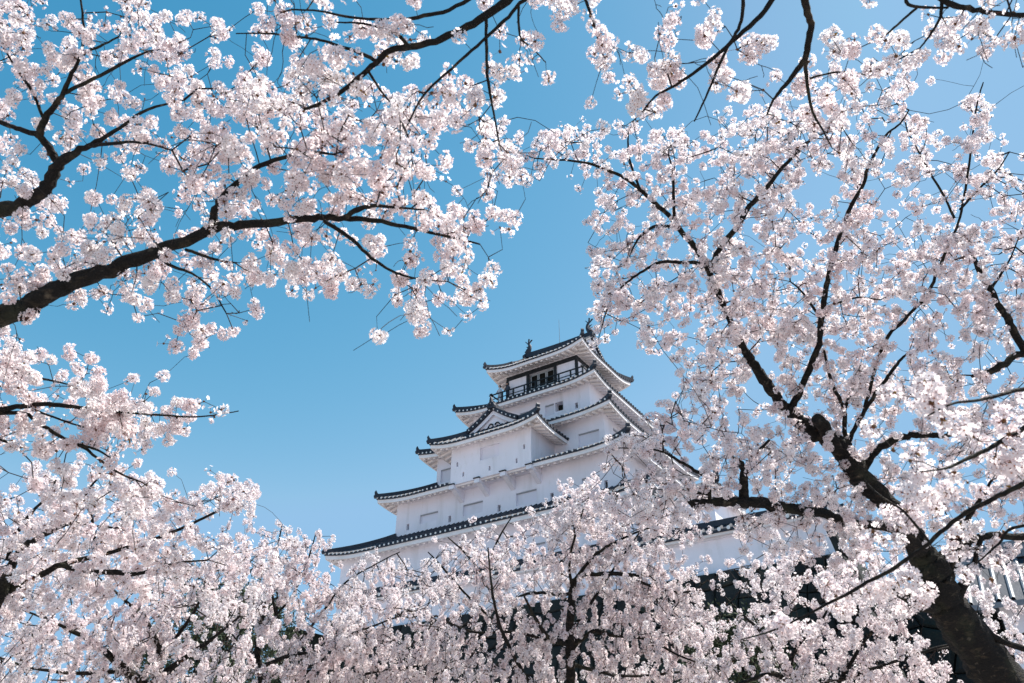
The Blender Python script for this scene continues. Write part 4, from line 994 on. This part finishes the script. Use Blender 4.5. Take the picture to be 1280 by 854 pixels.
tD.limb([(1150,688,22),(1130,668,16),(1108,658,13),(1065,655,12),(1025,641,12.5),(984,636,13.5),(958,630,14),(931,628,14),(900,627,12),(875,629,10),(862,631,9)], d=8.2, d1=7.8, sides=12, bump=.06)
tD.limb([(931,628,13),(929,605,12),(931,590,10),(925,578,7),(915,572,3.6)], d=7.95, d1=7.8, sides=10)
tD.limb([(934,590,6),(940,575,5),(950,562,4),(962,550,3)], d=7.9, d1=7.8)
tD.limb([(887,628,5),(887,610,4.6),(886,600,4.4),(868,588,4),(850,577,3.6),(838,570,3.2),(829,565,2.6),(815,562,2.2),(798,561,1.8),(775,560,1.2)], d=7.85, d1=7.5)
tD.limb([(829,565,2.4),(829,550,2.2),(828,538,1.6)], d=7.6, d1=7.5)
tD.limb([(887,617,4.4),(860,615,3.6),(845,610,2.8),(833,604,1.8)], d=7.85, d1=7.7)
tD.limb([(1075,597,11),(1090,570,9),(1110,554,9),(1135,545,8),(1158,543,8),(1180,545,6),(1205,540,3)], d=8.6, d1=8.3)
tD.limb([(1172,760,16),(1150,756,14),(1125,742,12),(1118,738,10)], d=8.15, d1=7.9, nodes=False)
tD.limb([(1176,735,26),(1188,700,20),(1192,685,13),(1205,655,8),(1222,630,5),(1240,600,3)], d=8.3, d1=8.5, sides=12)
tD.limb([(1185,765,20),(1215,712,7),(1220,690,6),(1230,668,5)], d=8.2, d1=8.3, nodes=False)
tD.limb([(1215,798,14),(1230,790,9),(1260,805,8),(1300,815,7),(1350,820,5)], d=8.2, d1=8.0)
tD.grow(targets_for('D', tD, .092, dens=1.28, dmin=6.0, bias=.15, clump=.5), bare=160)

# ================================================================ tree E: thin branches close to the lens, from the right
e_hub = P(1480, 560, 3.6); e_base = (e_hub[0]+.2, e_hub[1], 0)
tE = Tree('cherry_tree', e_base, 'cherry tree at the right edge, thin branches and large blossom close to the lens', 2.9, 30, .22, crown_r=.046, level=2, n_fl=17, rtip=.0010, step=.08, leafy=True)
tE._limb(np.array([e_base, (e_hub+np.array(e_base))/2+RT*.08, e_hub, e_hub+np.array([0,0,1.])]), np.array([.16,.13,.09,.05]), 'trunk', nodes=False, sides=12)
tE.limb([(1345,568,8),(1280,604,6.5),(1240,624,6),(1199,646,5.5),(1162,678,5),(1142,693,5),(1115,712,4.6),(1085,728,4.4),(1048,748,3.6),(1005,770,2.8),(964,789,2.2),(925,800,1.4)], d=3.1, d1=3.6, pre=[(e_hub,.03)])
tE.limb([(1350,500,8),(1310,520,7),(1270,541,6),(1240,558,5.4),(1202,577,4.6),(1180,586,2.6),(1150,590,1.6)], d=2.9, d1=2.7, pre=[(e_hub,.03)])
tE.limb([(1350,470,7),(1300,480,6),(1264,490,5),(1225,500,4),(1190,505,3),(1160,520,2)], d=2.8, d1=2.5, pre=[(e_hub+np.array([0,0,.3]),.025)])
tE.limb([(1162,678,3.6),(1130,640,3),(1100,620,2.4),(1080,600,1.6)], d=3.3, d1=3.4)
tE.limb([(1345,640,6),(1290,655,4.6),(1262,662,4),(1248,680,3),(1220,705,1.6)], d=3.2, d1=3.3, pre=[(e_hub-np.array([0,0,.3]),.02)])
tE.grow(targets_for('E', tE, .092, dens=1.25, dmin=2.3), bare=60)

# ---------------------------------------------------------------- evergreens glimpsed between the cherry trees
def evergreen(px, py, depth, h, r, label, seed):
    c = P(px, py, depth); rg = np.random.default_rng(seed); base = (c[0], c[1], 0); top = c[2]+h*.5
    root = empty('evergreen_tree', base, label, 'evergreen tree', 'evergreens behind the cherry trees')
    t = MB(); t.tube([base, (c[0]+.1, c[1], top*.5), (c[0], c[1], top*.97)], [.2,.14,.04], 8)
    for k in range(26):
        z = top*rg.uniform(.25, .92); a = rg.uniform(0, 6.28); L = r*rg.uniform(.5, .95)
        t.tube([(c[0], c[1], z), (c[0]+math.cos(a)*L*.6, c[1]+math.sin(a)*L*.6, z+L*.15), (c[0]+math.cos(a)*L, c[1]+math.sin(a)*L, z+L*.45)], [.05,.035,.015], 5)
    t.build('trunk', M['bark'], root)
    n = 15000; cl = rg.normal(size=(70, 3)); cl /= np.linalg.norm(cl, axis=1)[:, None]; cl *= rg.uniform(.3, 1, (70, 1))**.5
    cc = np.array([c[0], c[1], top-h*.5])+cl*np.array([r, r, h*.5]); pick = rg.integers(0, 70, n)
    p = cc[pick]+rg.normal(size=(n, 3))*r*.16*rg.uniform(.5, 1.4, 70)[pick][:, None]
    u = rg.normal(size=(n, 3)); u /= np.linalg.norm(u, axis=1)[:, None]; v = np.cross(u, rg.normal(size=(n, 3))); v /= np.linalg.norm(v, axis=1)[:, None]
    s_ = rg.uniform(.03, .07, (n, 1)); V = np.stack([p-u*s_, p-v*s_*.4, p+u*s_, p+v*s_*.4], 1).reshape(-1, 3)
    quad_mesh('crown', V, np.arange(n*4).reshape(-1, 4), np.zeros(n, int), [M['needle']], root)
evergreen(250, 815, 20, 4.2, 2.0, 'dark evergreen showing through the blossom at the bottom left', 5)
evergreen(300, 800, 23, 3.6, 1.6, 'second dark evergreen, just right of the one at the bottom left', 6)
evergreen(930, 860, 18, 3.0, 1.5, 'olive green evergreen at the bottom below the dark stones of the rampart', 8)
